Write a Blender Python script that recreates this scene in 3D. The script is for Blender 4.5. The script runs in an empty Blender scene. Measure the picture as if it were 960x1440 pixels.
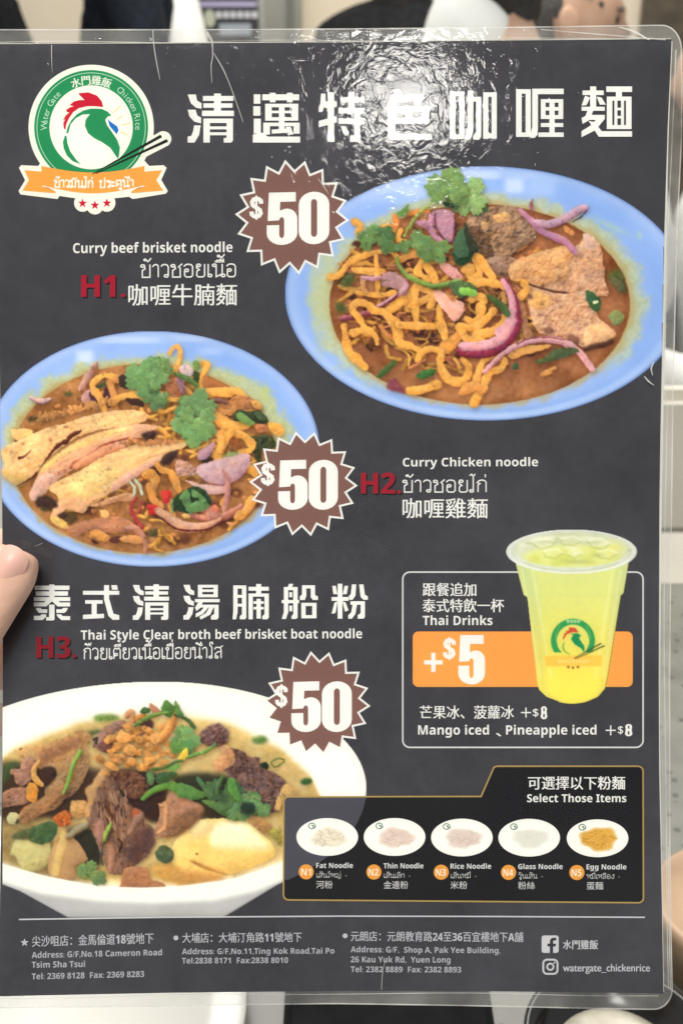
import bpy, bmesh, math, random
import numpy as np
from mathutils import Vector, geometry

S = bpy.context.scene
R = math.radians
# ------------------------------------------------------------------ camera
PITCH = R(-25)
CAM = Vector((0, 0, 1.2))
K = 0.9 / 1440                      # picture height / distance = 0.9 (40 mm on a 36 mm tall frame)
DIST = 0.36                         # eye to the held menu
cd = bpy.data.cameras.new('camera')
cam = bpy.data.objects.new('camera', cd)
S.collection.objects.link(cam)
cam.location = CAM
cam.rotation_euler = (R(90) + PITCH, 0, 0)
cd.sensor_fit = 'VERTICAL'
cd.sensor_height = 36
cd.lens = 40
cd.clip_start = 0.02
cd.clip_end = 50
cd.dof.use_dof = True
cd.dof.focus_distance = 0.358
cd.dof.aperture_fstop = 19.0
S.camera = cam

# ------------------------------------------------------------------ light
W = bpy.data.worlds.new('World')
S.world = W
W.use_nodes = True
W.node_tree.nodes['Background'].inputs[0].default_value = (0.93, 0.97, 1.0, 1)
W.node_tree.nodes['Background'].inputs[1].default_value = 0.5

def area(name, loc, target, w, h, power, col=(1, 0.97, 0.92)):
    l = bpy.data.lights.new(name, 'AREA')
    l.shape = 'RECTANGLE'
    l.size, l.size_y, l.energy, l.color = w, h, power, col
    o = bpy.data.objects.new(name, l)
    S.collection.objects.link(o)
    o.location = loc
    o.rotation_euler = (Vector(target) - Vector(loc)).to_track_quat('-Z', 'Y').to_euler()
    return o

area('ceiling_lamp_over_guest', (-0.25, -0.72, 2.62), (0, 0.33, 1.05), 0.9, 0.6, 42)
area('ceiling_lamp_behind_guest', (0.125, -1.24, 2.33), (0.02, 0.385, 1.17), 0.20, 0.16, 3.0)
area('ceiling_lamp_over_room', (0.2, 2.2, 2.9), (0.1, 2.3, 0), 2.4, 1.6, 118)

S.view_settings.view_transform = 'Standard'
S.view_settings.look = 'None'
S.view_settings.exposure = 0
S.view_settings.gamma = 1
S.cycles.max_bounces = 8
S.cycles.transparent_max_bounces = 16
S.cycles.sample_clamp_indirect = 4

# ------------------------------------------------------------------ helpers
FWD = Vector((0, math.cos(PITCH), math.sin(PITCH)))
UP = Vector((0, -math.sin(PITCH), math.cos(PITCH)))
RIGHT = Vector((1, 0, 0))

def at(px, py, d):
    """point seen at photograph pixel px, py, d metres in front of the eye"""
    return CAM + d * (FWD + RIGHT * ((px - 480) * K) - UP * ((py - 720) * K))

# the sheet is gently bowed: its top and bottom edges come a little nearer
ROW = 24
BY = np.array([-60, 60, 180, 320, 480, 700, 950, 1150, 1390, 1500], float)
BS = np.array([1.0305, 1.0246, 1.0187, 1.0118, 1.0042, 1.0, 1.0, 1.004, 1.013, 1.018])
_y = np.arange(-120, 1560, 1.0)
_s = np.interp(_y, BY, BS)
_k = np.hanning(121); _k /= _k.sum()
_s = np.convolve(np.pad(_s, 60, mode='edge'), _k, 'valid')
GY = np.arange(-96, 1537, ROW).astype(float)
GD = DIST / np.interp(GY, _y, _s)

def P(px, py, lift=0.0):
    """numpy: point of the menu sheet under pixel px, py, lifted towards the eye"""
    px = np.asarray(px, float); py = np.asarray(py, float)
    d = np.interp(py, GY, GD) - lift
    a = (px - 480) * K * d
    b = -(py - 720) * K * d
    f, u = np.array(FWD), np.array(UP)
    return np.array(CAM) + d[..., None] * f + b[..., None] * u + a[..., None] * np.array((1., 0, 0))

def lin(c):
    c = np.asarray(c, float) / 255.0
    return np.where(c <= 0.04045, c / 12.92, ((c + 0.055) / 1.055) ** 2.4)

VEIL, GAIN = 0.020, 1.16
def ink(c):
    """print colour (0..255 as it appears on the page) -> reflectance"""
    return np.clip((lin(c) - VEIL) / GAIN, 0.004, 0.86)

def mat(name, col=(.5, .5, .5), rough=.6, spec=.3, **kw):
    m = bpy.data.materials.new(name)
    m.use_nodes = True
    b = m.node_tree.nodes['Principled BSDF']
    b.inputs['Base Color'].default_value = (*col, 1)
    b.inputs['Roughness'].default_value = rough
    b.inputs['Specular IOR Level'].default_value = spec
    for k, v in kw.items():
        b.inputs[k.replace('_', ' ')].default_value = v
    return m

def nodes(m):
    nt = m.node_tree
    return nt, nt.nodes, nt.links, nt.nodes['Principled BSDF']

def noise_mat(name, c1, c2, scale, rough=.6, spec=.3, bump=0, detail=4, lo=.35, hi=.65):
    m = mat(name, c1, rough, spec)
    nt, N, L, b = nodes(m)
    tc = N.new('ShaderNodeTexCoord')
    n = N.new('ShaderNodeTexNoise')
    n.inputs['Scale'].default_value = scale
    n.inputs['Detail'].default_value = detail
    r = N.new('ShaderNodeValToRGB')
    r.color_ramp.elements[0].position, r.color_ramp.elements[1].position = lo, hi
    r.color_ramp.elements[0].color = (*c1, 1)
    r.color_ramp.elements[1].color = (*c2, 1)
    L.new(tc.outputs['Object'], n.inputs['Vector'])
    L.new(n.outputs['Fac'], r.inputs[0])
    L.new(r.outputs[0], b.inputs['Base Color'])
    if bump:
        bp = N.new('ShaderNodeBump')
        bp.inputs['Strength'].default_value = bump
        bp.inputs['Distance'].default_value = 0.002
        L.new(n.outputs['Fac'], bp.inputs['Height'])
        L.new(bp.outputs[0], b.inputs['Normal'])
    return m

# printed ink: colour from the mesh, a faint press grain
INK = mat('printed_ink', rough=.75, spec=0.0)
nt, N, L, b = nodes(INK)
at_ = N.new('ShaderNodeAttribute'); at_.attribute_name = 'Col'
tc = N.new('ShaderNodeTexCoord')
n1 = N.new('ShaderNodeTexNoise'); n1.inputs['Scale'].default_value = 520; n1.inputs['Detail'].default_value = 3
n2 = N.new('ShaderNodeTexNoise'); n2.inputs['Scale'].default_value = 38; n2.inputs['Detail'].default_value = 5
ma = N.new('ShaderNodeMath'); ma.operation = 'MULTIPLY_ADD'; ma.inputs[1].default_value = .12; ma.inputs[2].default_value = .88
mb = N.new('ShaderNodeMath'); mb.operation = 'MULTIPLY_ADD'; mb.inputs[1].default_value = .10
mx = N.new('ShaderNodeMix'); mx.data_type = 'RGBA'; mx.blend_type = 'MULTIPLY'; mx.inputs[0].default_value = 1
L.new(tc.outputs['Object'], n1.inputs['Vector']); L.new(tc.outputs['Object'], n2.inputs['Vector'])
L.new(n2.outputs['Fac'], ma.inputs[0]); L.new(n1.outputs['Fac'], mb.inputs[0]); L.new(ma.outputs[0], mb.inputs[2])
L.new(at_.outputs['Color'], mx.inputs[6]); L.new(mb.outputs[0], mx.inputs[7])
L.new(mx.outputs[2], b.inputs['Base Color'])

def link(o, parent=None):
    S.collection.objects.link(o)
    if parent is not None:
        o.parent = parent
        o.matrix_parent_inverse.identity()
        p = parent; off = Vector((0, 0, 0))
        while p is not None:
            off += p.location; p = p.parent
    return o

def world_loc(o):
    v = Vector((0, 0, 0))
    while o is not None:
        v += o.location; o = o.parent
    return v

def obj(name, verts, faces, m, parent=None, smooth=False, cols=None, corner=None):
    """one mesh object from world-space vertices"""
    verts = np.asarray(verts, float)
    if parent is not None:
        off = np.array(world_loc(parent)); verts = verts - off
    me = bpy.data.meshes.new(name)
    if isinstance(faces, np.ndarray) and faces.ndim == 2:
        k = faces.shape[1]
        me.vertices.add(len(verts)); me.vertices.foreach_set('co', verts.astype(np.float32).ravel())
        me.loops.add(faces.size); me.loops.foreach_set('vertex_index', faces.astype(np.int32).ravel())
        me.polygons.add(len(faces)); me.polygons.foreach_set('loop_start', np.arange(0, faces.size, k, dtype=np.int32))
        me.polygons.foreach_set('loop_total', np.full(len(faces), k, np.int32))
        me.update(calc_edges=True)
    else:
        me.from_pydata([tuple(v) for v in verts], [], [tuple(f) for f in faces]); me.update()
    if cols is not None:
        a = me.color_attributes.new('Col', 'FLOAT_COLOR', 'POINT')
        c = np.ones((len(verts), 4), np.float32); c[:, :3] = cols
        a.data.foreach_set('color', c.ravel())
    if corner is not None:
        a = me.color_attributes.new('Col', 'FLOAT_COLOR', 'CORNER')
        c = np.ones((len(me.loops), 4), np.float32)
        nl = [len(f) for f in faces]
        c[:, :3] = np.repeat(np.asarray(corner), nl, axis=0)
        a.data.foreach_set('color', c.ravel())
    me.materials.append(m)
    if smooth:
        me.polygons.foreach_set('use_smooth', [True] * len(me.polygons))
    o = bpy.data.objects.new(name, me)
    return link(o, parent)

def empty(name, loc, parent=None):
    o = bpy.data.objects.new(name, None)
    o.empty_display_size = .02
    o.location = loc
    return link(o, parent)

def tag(o, label=None, cat=None, group=None, kind=None):
    if label: o['label'] = label
    if cat: o['category'] = cat
    if group: o['group'] = group
    if kind: o['kind'] = kind
    return o

# ------------------------------------------------------------------ flat print shapes (pixel space -> sheet)
class Print:
    """collects flat inked shapes in photograph pixels; build() cuts them along the bow and lays them on the sheet"""
    def __init__(self, lift):
        self.v, self.f, self.c, self.lift, self.n = [], [], [], lift, 0
        self.z = []
    def tri(self, pts, tris, col):
        o = len(self.v)
        self.v += [(p[0], p[1]) for p in pts]
        self.z += [self.n * 2.5e-6] * len(pts)
        self.f += [tuple(o + i for i in t) for t in tris]
        self.c += [tuple(ink(col))] * len(tris)
        self.n += 1
    def poly(self, pts, col, *holes):
        cs = [[Vector((p[0], p[1], 0)) for p in c] for c in (pts, *holes)]
        flat = [p for c in cs for p in c]
        self.tri([(p.x, p.y) for p in flat], geometry.tessellate_polygon(cs), col)
        return self
    def ell(self, cx, cy, rx, ry, col, hole=None, n=72, a0=0, a1=360):
        if a1 - a0 >= 360:
            c = [(cx + rx * math.cos(2 * math.pi * i / n), cy + ry * math.sin(2 * math.pi * i / n)) for i in range(n)]
            if hole:
                hx, hy = hole
                h = [(cx + hx * math.cos(2 * math.pi * i / n), cy + hy * math.sin(2 * math.pi * i / n)) for i in range(n)]
                return self.strip(c + c[:1], h + h[:1], col)
            return self.poly(c, col)
        t = [R(a0 + (a1 - a0) * i / n) for i in range(n + 1)]
        hx, hy = hole
        return self.strip([(cx + rx * math.cos(a), cy + ry * math.sin(a)) for a in t],
                          [(cx + hx * math.cos(a), cy + hy * math.sin(a)) for a in t], col)
    def strip(self, a, b, col):
        n = len(a)
        self.tri(list(a) + list(b), [(i, i + 1, n + i + 1, n + i) for i in range(n - 1)], col)
        return self
    def line(self, pts, w, col, closed=False):
        pts = [np.array(p, float) for p in pts]
        if closed: pts = pts + [pts[0], pts[1]]
        L_, R_ = [], []
        n = len(pts)
        for i, p in enumerate(pts):
            d1 = pts[i] - pts[i - 1] if i else pts[1] - pts[0]
            d2 = pts[i + 1] - pts[i] if i < n - 1 else d1
            d1 = d1 / (np.linalg.norm(d1) + 1e-9); d2 = d2 / (np.linalg.norm(d2) + 1e-9)
            t = d1 + d2; t = t / (np.linalg.norm(t) + 1e-9)
            nn = np.array((-t[1], t[0]))
            k = 1 / max(.55, abs(float(np.dot(nn, (-d1[1], d1[0])))))
            ww = w[i] if hasattr(w, '__len__') else w
            L_.append(p + nn * ww * .5 * k); R_.append(p - nn * ww * .5 * k)
        if closed: L_, R_ = L_[1:], R_[1:]
        return self.strip(L_, R_, col)
    def rrect(self, x0, y0, x1, y1, r, col, w=None, bow=0, n=7):
        pts = []
        for (cx, cy, a) in ((x1 - r, y0 + r, -90), (x1 - r, y1 - r, 0), (x0 + r, y1 - r, 90), (x0 + r, y0 + r, 180)):
            for i in range(n + 1):
                t = R(a + 90 * i / n); pts.append((cx + r * math.cos(t), cy + r * math.sin(t)))
        return self.line(pts, w, col, True) if w else self.poly(pts, col)
    def build(self, name, parent, label=None):
        bm = bmesh.new()
        vs = [bm.verts.new((x, y, z)) for (x, y), z in zip(self.v, self.z)]
        lay = bm.faces.layers.int.new('k')
        for k, f in enumerate(self.f):
            try:
                fc = bm.faces.new([vs[i] for i in f]); fc[lay] = k
            except ValueError:
                pass
        ys = [p[1] for p in self.v]
        for gy in GY:
            if min(ys) < gy < max(ys):
                bmesh.ops.bisect_plane(bm, geom=bm.verts[:] + bm.edges[:] + bm.faces[:], plane_co=(0, gy, 0), plane_no=(0, 1, 0), dist=1e-5)
        bm.verts.index_update()
        xy = np.array([v.co[:] for v in bm.verts])
        w = P(xy[:, 0], xy[:, 1], self.lift + xy[:, 2])
        fs, cs = [], []
        for f in bm.faces:
            ids = [v.index for v in f.verts]
            a = 0
            for i in range(len(ids)):
                p, q = xy[ids[i]], xy[ids[(i + 1) % len(ids)]]
                a += p[0] * q[1] - q[0] * p[1]
            if abs(a) < 1e-7: continue
            fs.append(ids if a < 0 else ids[::-1])      # face the reader
            cs.append(self.c[f[lay]])
        bm.free()
        o = obj(name, w, fs, INK, parent, corner=cs)
        if label: o['label'] = label
        return o

# ------------------------------------------------------------------ lettering
_font_cache = {}
def glyphs(s, bold=0.0, spacing=1.0):
    key = (s, bold, spacing)
    if key not in _font_cache:
        c = bpy.data.curves.new('lettering', 'FONT')
        c.body = s; c.size = 1; c.offset = bold; c.resolution_u = 4; c.space_character = spacing
        o = bpy.data.objects.new('lettering', c)
        S.collection.objects.link(o)
        dg = bpy.context.evaluated_depsgraph_get()
        me = bpy.data.meshes.new_from_object(o.evaluated_get(dg))
        v = np.array([x.co[:2] for x in me.vertices]).reshape(-1, 2)
        f = [tuple(p.vertices) for p in me.polygons]
        bpy.data.objects.remove(o); bpy.data.curves.remove(c); bpy.data.meshes.remove(me)
        _font_cache[key] = (v, f)
    return _font_cache[key]

def sans(s):
    """heavy sans lettering"""
    o = ''
    for ch in s:
        if 'A' <= ch <= 'Z': o += chr(0x1D5D4 + ord(ch) - 65)
        elif 'a' <= ch <= 'z': o += chr(0x1D5EE + ord(ch) - 97)
        elif '0' <= ch <= '9': o += chr(0x1D7EC + ord(ch) - 48)
        else: o += ch
    return o

def put(pr, s, x0, x1, top, base, col, slope=0.0, bold=0.0, ref='H', heavy=True, fat=0):
    """letter the string so it spans x0..x1; top..base is the height of the reference letter; slope = drop at x1"""
    ref_v, _ = glyphs(sans(ref) if heavy else ref, bold)
    if heavy: s = sans(s)
    v, f = glyphs(s, bold)
    r0, r1 = ref_v[:, 1].min(), ref_v[:, 1].max()
    a, b_ = v[:, 0].min(), v[:, 0].max()
    X = x0 + (v[:, 0] - a) / (b_ - a) * (x1 - x0)
    Y = base - (v[:, 1] - r0) / (r1 - r0) * (base - top) + slope * (X - x0) / (x1 - x0)
    for dx in ((0,) if not fat else (-fat, fat)):
        pr.tri(list(zip(X + dx, Y)), f, col)
    return pr
def han(pr, s, x0, x1, top, base, col, slope=0.0, fat=0.35):
    s = ''.join(sans(c) if c.isascii() and c.isalnum() else c for c in s)
    return put(pr, s, x0, x1, top, base, col, slope, ref='國', heavy=False, fat=fat)

# square heavy display characters, drawn on a 100 x 100 field (4 numbers = bar, more = outline)
WATER = [[(0,2),(18,2),(20,14),(30,20),(30,31),(18,29),(7,20)], [(0,33),(17,33),(21,45),(29,49),(29,61),(14,57),(4,47)],
         [(14,65),(28,65),(25,84),(15,100),(0,100),(0,88),(8,86),(12,76)]]
MOUTH = [(0,2,12,98),(20,2,31,98),(0,2,31,11),(0,89,31,98)]
DISPLAY = {
 '清': WATER + [(33,5,99,15),(34,20,97,29),(31,35,100,46),(57,0,72,40),(34,51,48,100),(84,51,98,94),(34,51,98,60),(48,67,84,73),(48,79,84,85),
        [(84,90),(98,90),(98,96),(94,100),(78,100),(78,91)]],
 '邁': [(2,3,16,22),(1,27,16,46),(2,52,17,82),[(0,84),(20,80),(32,88),(100,88),(100,100),(0,100)],(20,3,98,15),(36,0,48,19),(72,0,84,19),
        (26,22,40,56),(82,22,96,56),(26,22,96,29),(26,36,96,41),(26,49,96,56),(55,22,67,76),(22,60,36,84),(86,60,99,82),(22,60,99,67),
        [(40,74),(76,71),(80,80),(40,82)],[(70,68),(80,68),(86,83),(76,85)]],
 '特': [(20,0,34,100),[(5,3),(15,3),(15,18),(40,18),(40,30),(12,30),(8,40),(0,40),(0,30),(4,22)],[(0,58),(40,48),(40,61),(0,71)],
        (48,10,100,21),(65,0,79,38),(43,32,100,43),(43,53,100,64),(78,43,91,94),[(78,86),(91,86),(91,96),(86,100),(68,100),(68,89)],[(48,68),(60,68),(66,83),(54,83)]],
 '色': [[(22,0),(38,0),(36,7),(80,7),(84,12),(76,27),(60,27),(66,18),(30,18),(18,34),(0,34),(10,22)],(8,30,23,92),(8,30,94,41),(80,30,94,64),(44,38,57,58),(8,54,94,65),
        [(8,80),(23,80),(28,86),(100,86),(100,98),(16,98),(8,92)]],
 '咖': MOUTH + [(35,13,67,23),(38,0,50,86),[(38,70),(50,70),(48,92),(40,100),(31,100),(34,86)],(56,13,67,90),[(56,84),(67,84),(67,94),(62,100),(50,100),(51,90)],
        (71,4,82,98),(89,4,100,98),(71,4,100,13),(71,87,100,97)],
 '喱': MOUTH + [(34,1,100,12),(34,1,46,84),[(34,78),(46,78),(45,94),(39,100),(30,100),(31,90)],(52,22,62,62),(89,22,99,62),(52,22,99,29),(52,38,99,45),(52,54,99,62),
        (70,22,81,98),(52,70,99,78),(47,89,100,98)],
 '麵': [(2,8,44,17),(17,0,29,40),[(7,18),(17,22),(10,37),(0,38)],[(30,20),(40,22),(48,36),(36,36)],(0,40,46,48),[(12,46),(24,46),(16,66),(2,74),(0,62),(8,58)],
        [(16,56),(46,56),(46,64),(28,86),(0,100),(0,88),(18,77),(28,66),(14,66)],[(14,68),(26,70),(40,88),(100,88),(100,99),(34,99)],
        (49,0,100,11),(50,20,61,84),(88,20,99,84),(50,20,99,28),(50,76,99,84),(68,8,80,24),(65,28,71,78),(78,28,84,78),(67,42,82,47),(67,58,82,63)],
 '泰': [(2,3,98,15),(5,19,94,31),(0,35,100,46),[(0,50),(28,50),(38,40),(62,40),(72,50),(100,50),(100,61),(66,61),(50,47),(34,61),(0,61)],(42,0,57,42),
        [(5,65),(18,65),(22,69),(37,69),(37,79),(14,79),(8,72)],[(62,69),(76,69),(82,65),(94,65),(90,74),(84,79),(62,79)],
        [(0,87),(16,87),(22,83),(34,83),(34,90),(24,99),(0,99)],[(62,83),(74,83),(80,88),(100,88),(100,99),(76,99),(66,90)],(42,56,57,98),[(34,91),(57,91),(57,96),(54,100),(34,100)]],
 '式': [(0,18,100,29),(6,44,54,54),(24,54,38,88),[(0,85),(58,82),(58,94),(0,97)],[(58,2),(72,2),(72,40),(84,82),(100,86),(100,99),(82,99),(70,88),(58,42)],[(78,2),(94,2),(96,15),(80,15)]],
 '湯': WATER + [(40,2,95,10),(40,15,95,22),(40,29,95,37),(40,2,52,37),(83,2,95,37),(32,42,100,51),[(42,50),(54,50),(48,66),(36,76),(32,66)],(42,58,97,66),(85,58,97,92),
        [(85,84),(97,84),(97,95),(92,100),(76,100),(76,90)],[(58,64),(70,64),(54,84),(34,94),(34,83),(48,76)],[(72,64),(84,64),(74,86),(48,100),(44,92),(62,82)]],
 '腩': [(2,4,14,84),(26,4,38,92),(2,4,38,13),(2,31,38,39),(2,56,38,64),[(2,78),(14,78),(10,100),(0,100)],[(26,86),(38,86),(38,96),(34,100),(20,100),(20,91)],
        (44,8,100,19),(65,0,79,32),(44,27,56,100),(88,27,100,92),(44,27,100,36),[(88,86),(100,86),(100,95),(96,100),(82,100),(82,91)],(58,49,86,56),(58,65,86,72),(66,42,78,98)],
 '船': [[(20,0),(32,0),(28,12),(16,12)],(6,9,18,84),(32,9,44,92),(6,9,44,18),(0,46,48,55),(21,24,29,38),(21,62,29,78),[(6,80),(18,80),(12,100),(0,100)],
        [(32,86),(44,86),(44,96),(40,100),(27,100),(27,92)],[(56,4),(68,4),(68,34),(64,46),(50,46),(50,36),(56,30)],(64,4,90,13),[(80,4),(92,4),(92,32),(100,36),(100,46),(86,46),(80,38)],
        (54,54,66,98),(84,54,96,98),(54,54,96,63),(54,89,96,98)],
 '粉': [(17,0,30,100),(0,38,47,49),[(2,6),(12,6),(16,30),(5,30)],[(36,6),(46,6),(42,30),(31,30)],[(8,54),(17,50),(11,84),(0,86)],[(30,50),(39,54),(47,76),(37,80)],
        [(56,2),(68,2),(66,34),(58,46),(48,46),(48,35),(53,30)],[(76,2),(88,2),(92,32),(100,36),(100,46),(88,46),(80,38)],(52,50,92,60),(80,50,92,92),
        [(80,84),(92,84),(92,95),(88,100),(72,100),(72,90)],[(58,60),(70,60),(66,86),(56,100),(46,100),(46,90),(54,82)]],
}
def display(pr, s, boxes, col):
    for ch, (x0, y0, x1, y1) in zip(s, boxes):
        for q in DISPLAY[ch]:
            if len(q) == 4 and not hasattr(q[0], '__len__'):
                a, b_, c, d = q; q = [(a, b_), (c, b_), (c, d), (a, d)]
            pr.poly([(x0 + (x1 - x0) * x / 100, y0 + (y1 - y0) * y / 100) for x, y in q], col)

# condensed poster numerals on a 100 x 100 field
def arc(cx, cy, rx, ry, a0, a1, n=10):
    return [(cx + rx * math.cos(R(a0 + (a1 - a0) * i / n)), cy + ry * math.sin(R(a0 + (a1 - a0) * i / n))) for i in range(n + 1)]
def stadium(x0, y0, x1, y1, ry):
    rx = (x1 - x0) / 2; cx = (x0 + x1) / 2
    return arc(cx, y0 + ry, rx, ry, 180, 360) + arc(cx, y1 - ry, rx, ry, 0, 180)
NUM = {
 '0': ([*stadium(0, 0, 100, 100, 24)], [*stadium(40, 14, 60, 86, 7)]),
 '5': ([(7,0),(95,0),(95,18),(44,18),(43,35)] + arc(66, 51, 34, 20, 215, 360)[2:] + arc(50, 78, 50, 22, 0, 180) + [(0,62),(41,62),(41,80)] +
       arc(49, 80, 8, 7, 180, 0, 6) + [(57,54)] + arc(49, 53, 8, 6, 0, -180, 6) + [(3,54)],),
 '8': ([*arc(50, 24, 46, 24, 150, 390)] + arc(50, 76, 50, 24, -30, 210), [*stadium(40, 13, 60, 40, 7)], [*stadium(39, 57, 61, 87, 8)]),
}
def num(pr, ch, x0, y0, x1, y1, col, tilt=0):
    f = lambda c: [(x0 + (x1 - x0) * x / 100, y0 + (y1 - y0) * y / 100 + tilt * x / 100) for x, y in c]
    cs = [f(c) for c in NUM[ch]]
    pr.poly(cs[0], col, *cs[1:])
def dollar(pr, x0, y0, x1, y1, col):
    w, h = x1 - x0, y1 - y0
    p = [(.86,.34),(.84,.22),(.68,.15),(.5,.13),(.3,.16),(.18,.27),(.24,.4),(.5,.5),(.76,.6),(.82,.73),(.7,.84),(.5,.87),(.3,.85),(.16,.78),(.14,.66)]
    pr.line([(x0 + w * a, y0 + h * b_) for a, b_ in p], w * .31, col)
    pr.line([(x0 + w * .5, y0), (x0 + w * .5, y1)], w * .15, col)

# looped letters for the third script: strokes, x in letter heights, y up from the baseline
def ring_(x, y, r=.1):
    return [(x + r * math.cos(a * .7), y + r * math.sin(a * .7)) for a in range(10)]
THAI = {
 'ข': (.6, [ring_(.14,.88), [(.23,.84),(.26,.66),(.12,.52),(.12,0),(.5,0),(.5,1)]]),
 'ซ': (.62, [ring_(.14,.88), [(.23,.84),(.26,.66),(.12,.52),(.12,0),(.5,0),(.5,.68),(.42,.8),(.6,1.04)]]),
 'า': (.42, [[(.03,.8),(.1,.95),(.2,1),(.3,.92),(.32,.78),(.32,0)]]),
 'ำ': (.42, [[(.03,.8),(.1,.95),(.2,1),(.3,.92),(.32,.78),(.32,0)], ring_(-.08,1.24,.09)]),
 'ว': (.5, [[(.04,.82),(.1,.95),(.2,1),(.34,.95),(.4,.8),(.4,.12)], ring_(.3,.1)]),
 'อ': (.6, [[(.06,.82),(.16,.97),(.3,1),(.44,.95),(.5,.8),(.5,.14),(.42,0),(.18,0),(.1,.12),(.1,.5)], ring_(.2,.52)]),
 'ย': (.6, [ring_(.2,.9), [(.1,.88),(.1,.7),(.24,.56),(.12,.46),(.1,.14),(.18,0),(.42,0),(.5,.12),(.5,1)]]),
 'เ': (.28, [[(.08,1),(.08,.12)], ring_(.17,.1)]),
 'น': (.66, [ring_(.11,.9), [(.2,.9),(.2,0),(.46,.2)], [(.5,1),(.5,.18)], ring_(.55,.1)]),
 'ก': (.6, [[(.1,0),(.1,.6),(.2,.7),(.06,.78),(.14,.94),(.3,1),(.44,.95),(.5,.8),(.5,0)]]),
 'ไ': (.34, [ring_(.12,.1), [(.2,.1),(.2,1.3),(.12,1.48),(.02,1.36)], [(.2,1.3),(.3,1.5)]]),
 'ใ': (.36, [ring_(.16,.1), [(.24,.1),(.24,1.0),(.1,1.2),(.12,1.42),(.26,1.46),(.3,1.32),(.22,1.28)]]),
 'ต': (.62, [[(.1,0),(.08,.8),(.18,1),(.3,.88),(.42,1),(.52,.8),(.52,0)], ring_(.24,.4), [(.1,.2),(.2,.31)]]),
 'ป': (.6, [ring_(.14,.9), [(.22,.86),(.14,.66),(.12,0),(.5,0),(.5,1.4)]]),
 'ส': (.6, [[(.06,.8),(.16,.98),(.3,1),(.46,.9),(.5,.74),(.5,0)], [(.5,.58),(.3,.6),(.12,.4),(.12,.12)], ring_(.2,.1), [(.38,.92),(.62,1.14)]]),
 'ห': (.64, [ring_(.12,.9), [(.2,.9),(.2,0),(.22,.4),(.5,.72)], ring_(.52,.88), [(.46,.66),(.52,.5),(.52,0)]]),
 'ญ': (.84, [[(.1,.1),(.08,.8),(.2,1),(.4,.95),(.44,.8),(.44,0),(.74,0),(.74,1)], ring_(.18,.1), [(.42,-.2),(.6,-.3),(.7,-.2)]]),
 'ล': (.6, [[(.06,.8),(.16,.98),(.3,1),(.46,.9),(.5,.74),(.5,0)], [(.5,.58),(.3,.6),(.12,.4),(.12,.12)], ring_(.2,.1)]),
 'ม': (.64, [ring_(.12,.9), [(.2,.9),(.2,.2)], ring_(.12,.1), [(.2,.1),(.52,.1),(.52,1)]]),
 'ง': (.5, [ring_(.38,.9), [(.46,.9),(.42,.1),(.24,0),(.02,.5)]]),
 'ผ': (.64, [ring_(.2,.88), [(.1,.9),(.1,0),(.3,.5),(.52,0),(.52,1)]]),
 'บ': (.6, [ring_(.12,.9), [(.2,.88),(.14,.66),(.12,0),(.5,0),(.5,1)]]),
 'ร': (.46, [[(.1,.76),(.12,.94),(.3,.9),(.4,1)], [(.12,.8),(.36,.7),(.38,.14)], ring_(.3,.1)]),
 'ะ': (.4, [ring_(.1,.72,.08), [(.1,.64),(.24,.62),(.32,.8)], ring_(.1,.22,.08), [(.1,.14),(.24,.12),(.32,.3)]]),
 'ู': (0, [ring_(-.2,-.2,.07), [(-.26,-.24),(-.1,-.4),(-.02,-.12)]]),
 'ุ': (0, [ring_(-.14,-.2,.08), [(-.08,-.2),(-.08,-.42)]]),
 '้': (0, [ring_(-.34,1.36,.06), [(-.28,1.34),(-.2,1.22),(-.12,1.34),(-.04,1.5)]]),
 '่': (0, [[(-.14,1.22),(-.14,1.48)]]),
 '๋': (0, [[(-.3,1.36),(-.08,1.36)],[(-.19,1.25),(-.19,1.48)]]),
 '๊': (0, [ring_(-.4,1.36,.06), [(-.33,1.36),(-.26,1.24),(-.2,1.42),(-.12,1.24),(-.04,1.5)]]),
 'ี': (0, [[(-.52,1.16),(-.42,1.28),(-.2,1.3),(-.08,1.16),(-.52,1.16)],[(-.1,1.18),(-.1,1.42)]]),
 'ื': (0, [[(-.52,1.16),(-.42,1.28),(-.2,1.3),(-.08,1.16),(-.52,1.16)],[(-.1,1.18),(-.1,1.42)],[(-.24,1.24),(-.24,1.42)]]),
 'ั': (0, [ring_(-.34,1.2,.07), [(-.27,1.18),(-.14,1.16),(-.02,1.36)]]),
 '็': (0, [[(-.4,1.16),(-.4,1.3),(-.16,1.34),(-.06,1.2)], [(-.3,1.2),(-.1,1.46)]]),
 '•': (.5, [[(.16,.42),(.34,.42)]]), ' ': (.4, []),
}
def thai(pr, s, x0, x1, top, base, col, slope=0.0, w=.105):
    adv = sum(THAI[c][0] for c in s) - .1
    h = base - top
    sx = (x1 - x0) / adv
    x = 0
    high = False
    for c in s:
        wd, strokes = THAI[c]
        up = .26 if (c in '้่๋๊' and high) else 0
        for st in strokes:
            pts = [(x0 + (x + a) * sx, base - (b_ + up) * h + slope * (x + a) / adv) for a, b_ in st]
            pr.line(pts, w * h, col)
        x += wd
        if wd: high = False
        if c in 'ีืั': high = True
    return pr

WHITE = (246, 246, 240)
GREY = (188, 188, 192)
SHEET = (70, 70, 74)

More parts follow.
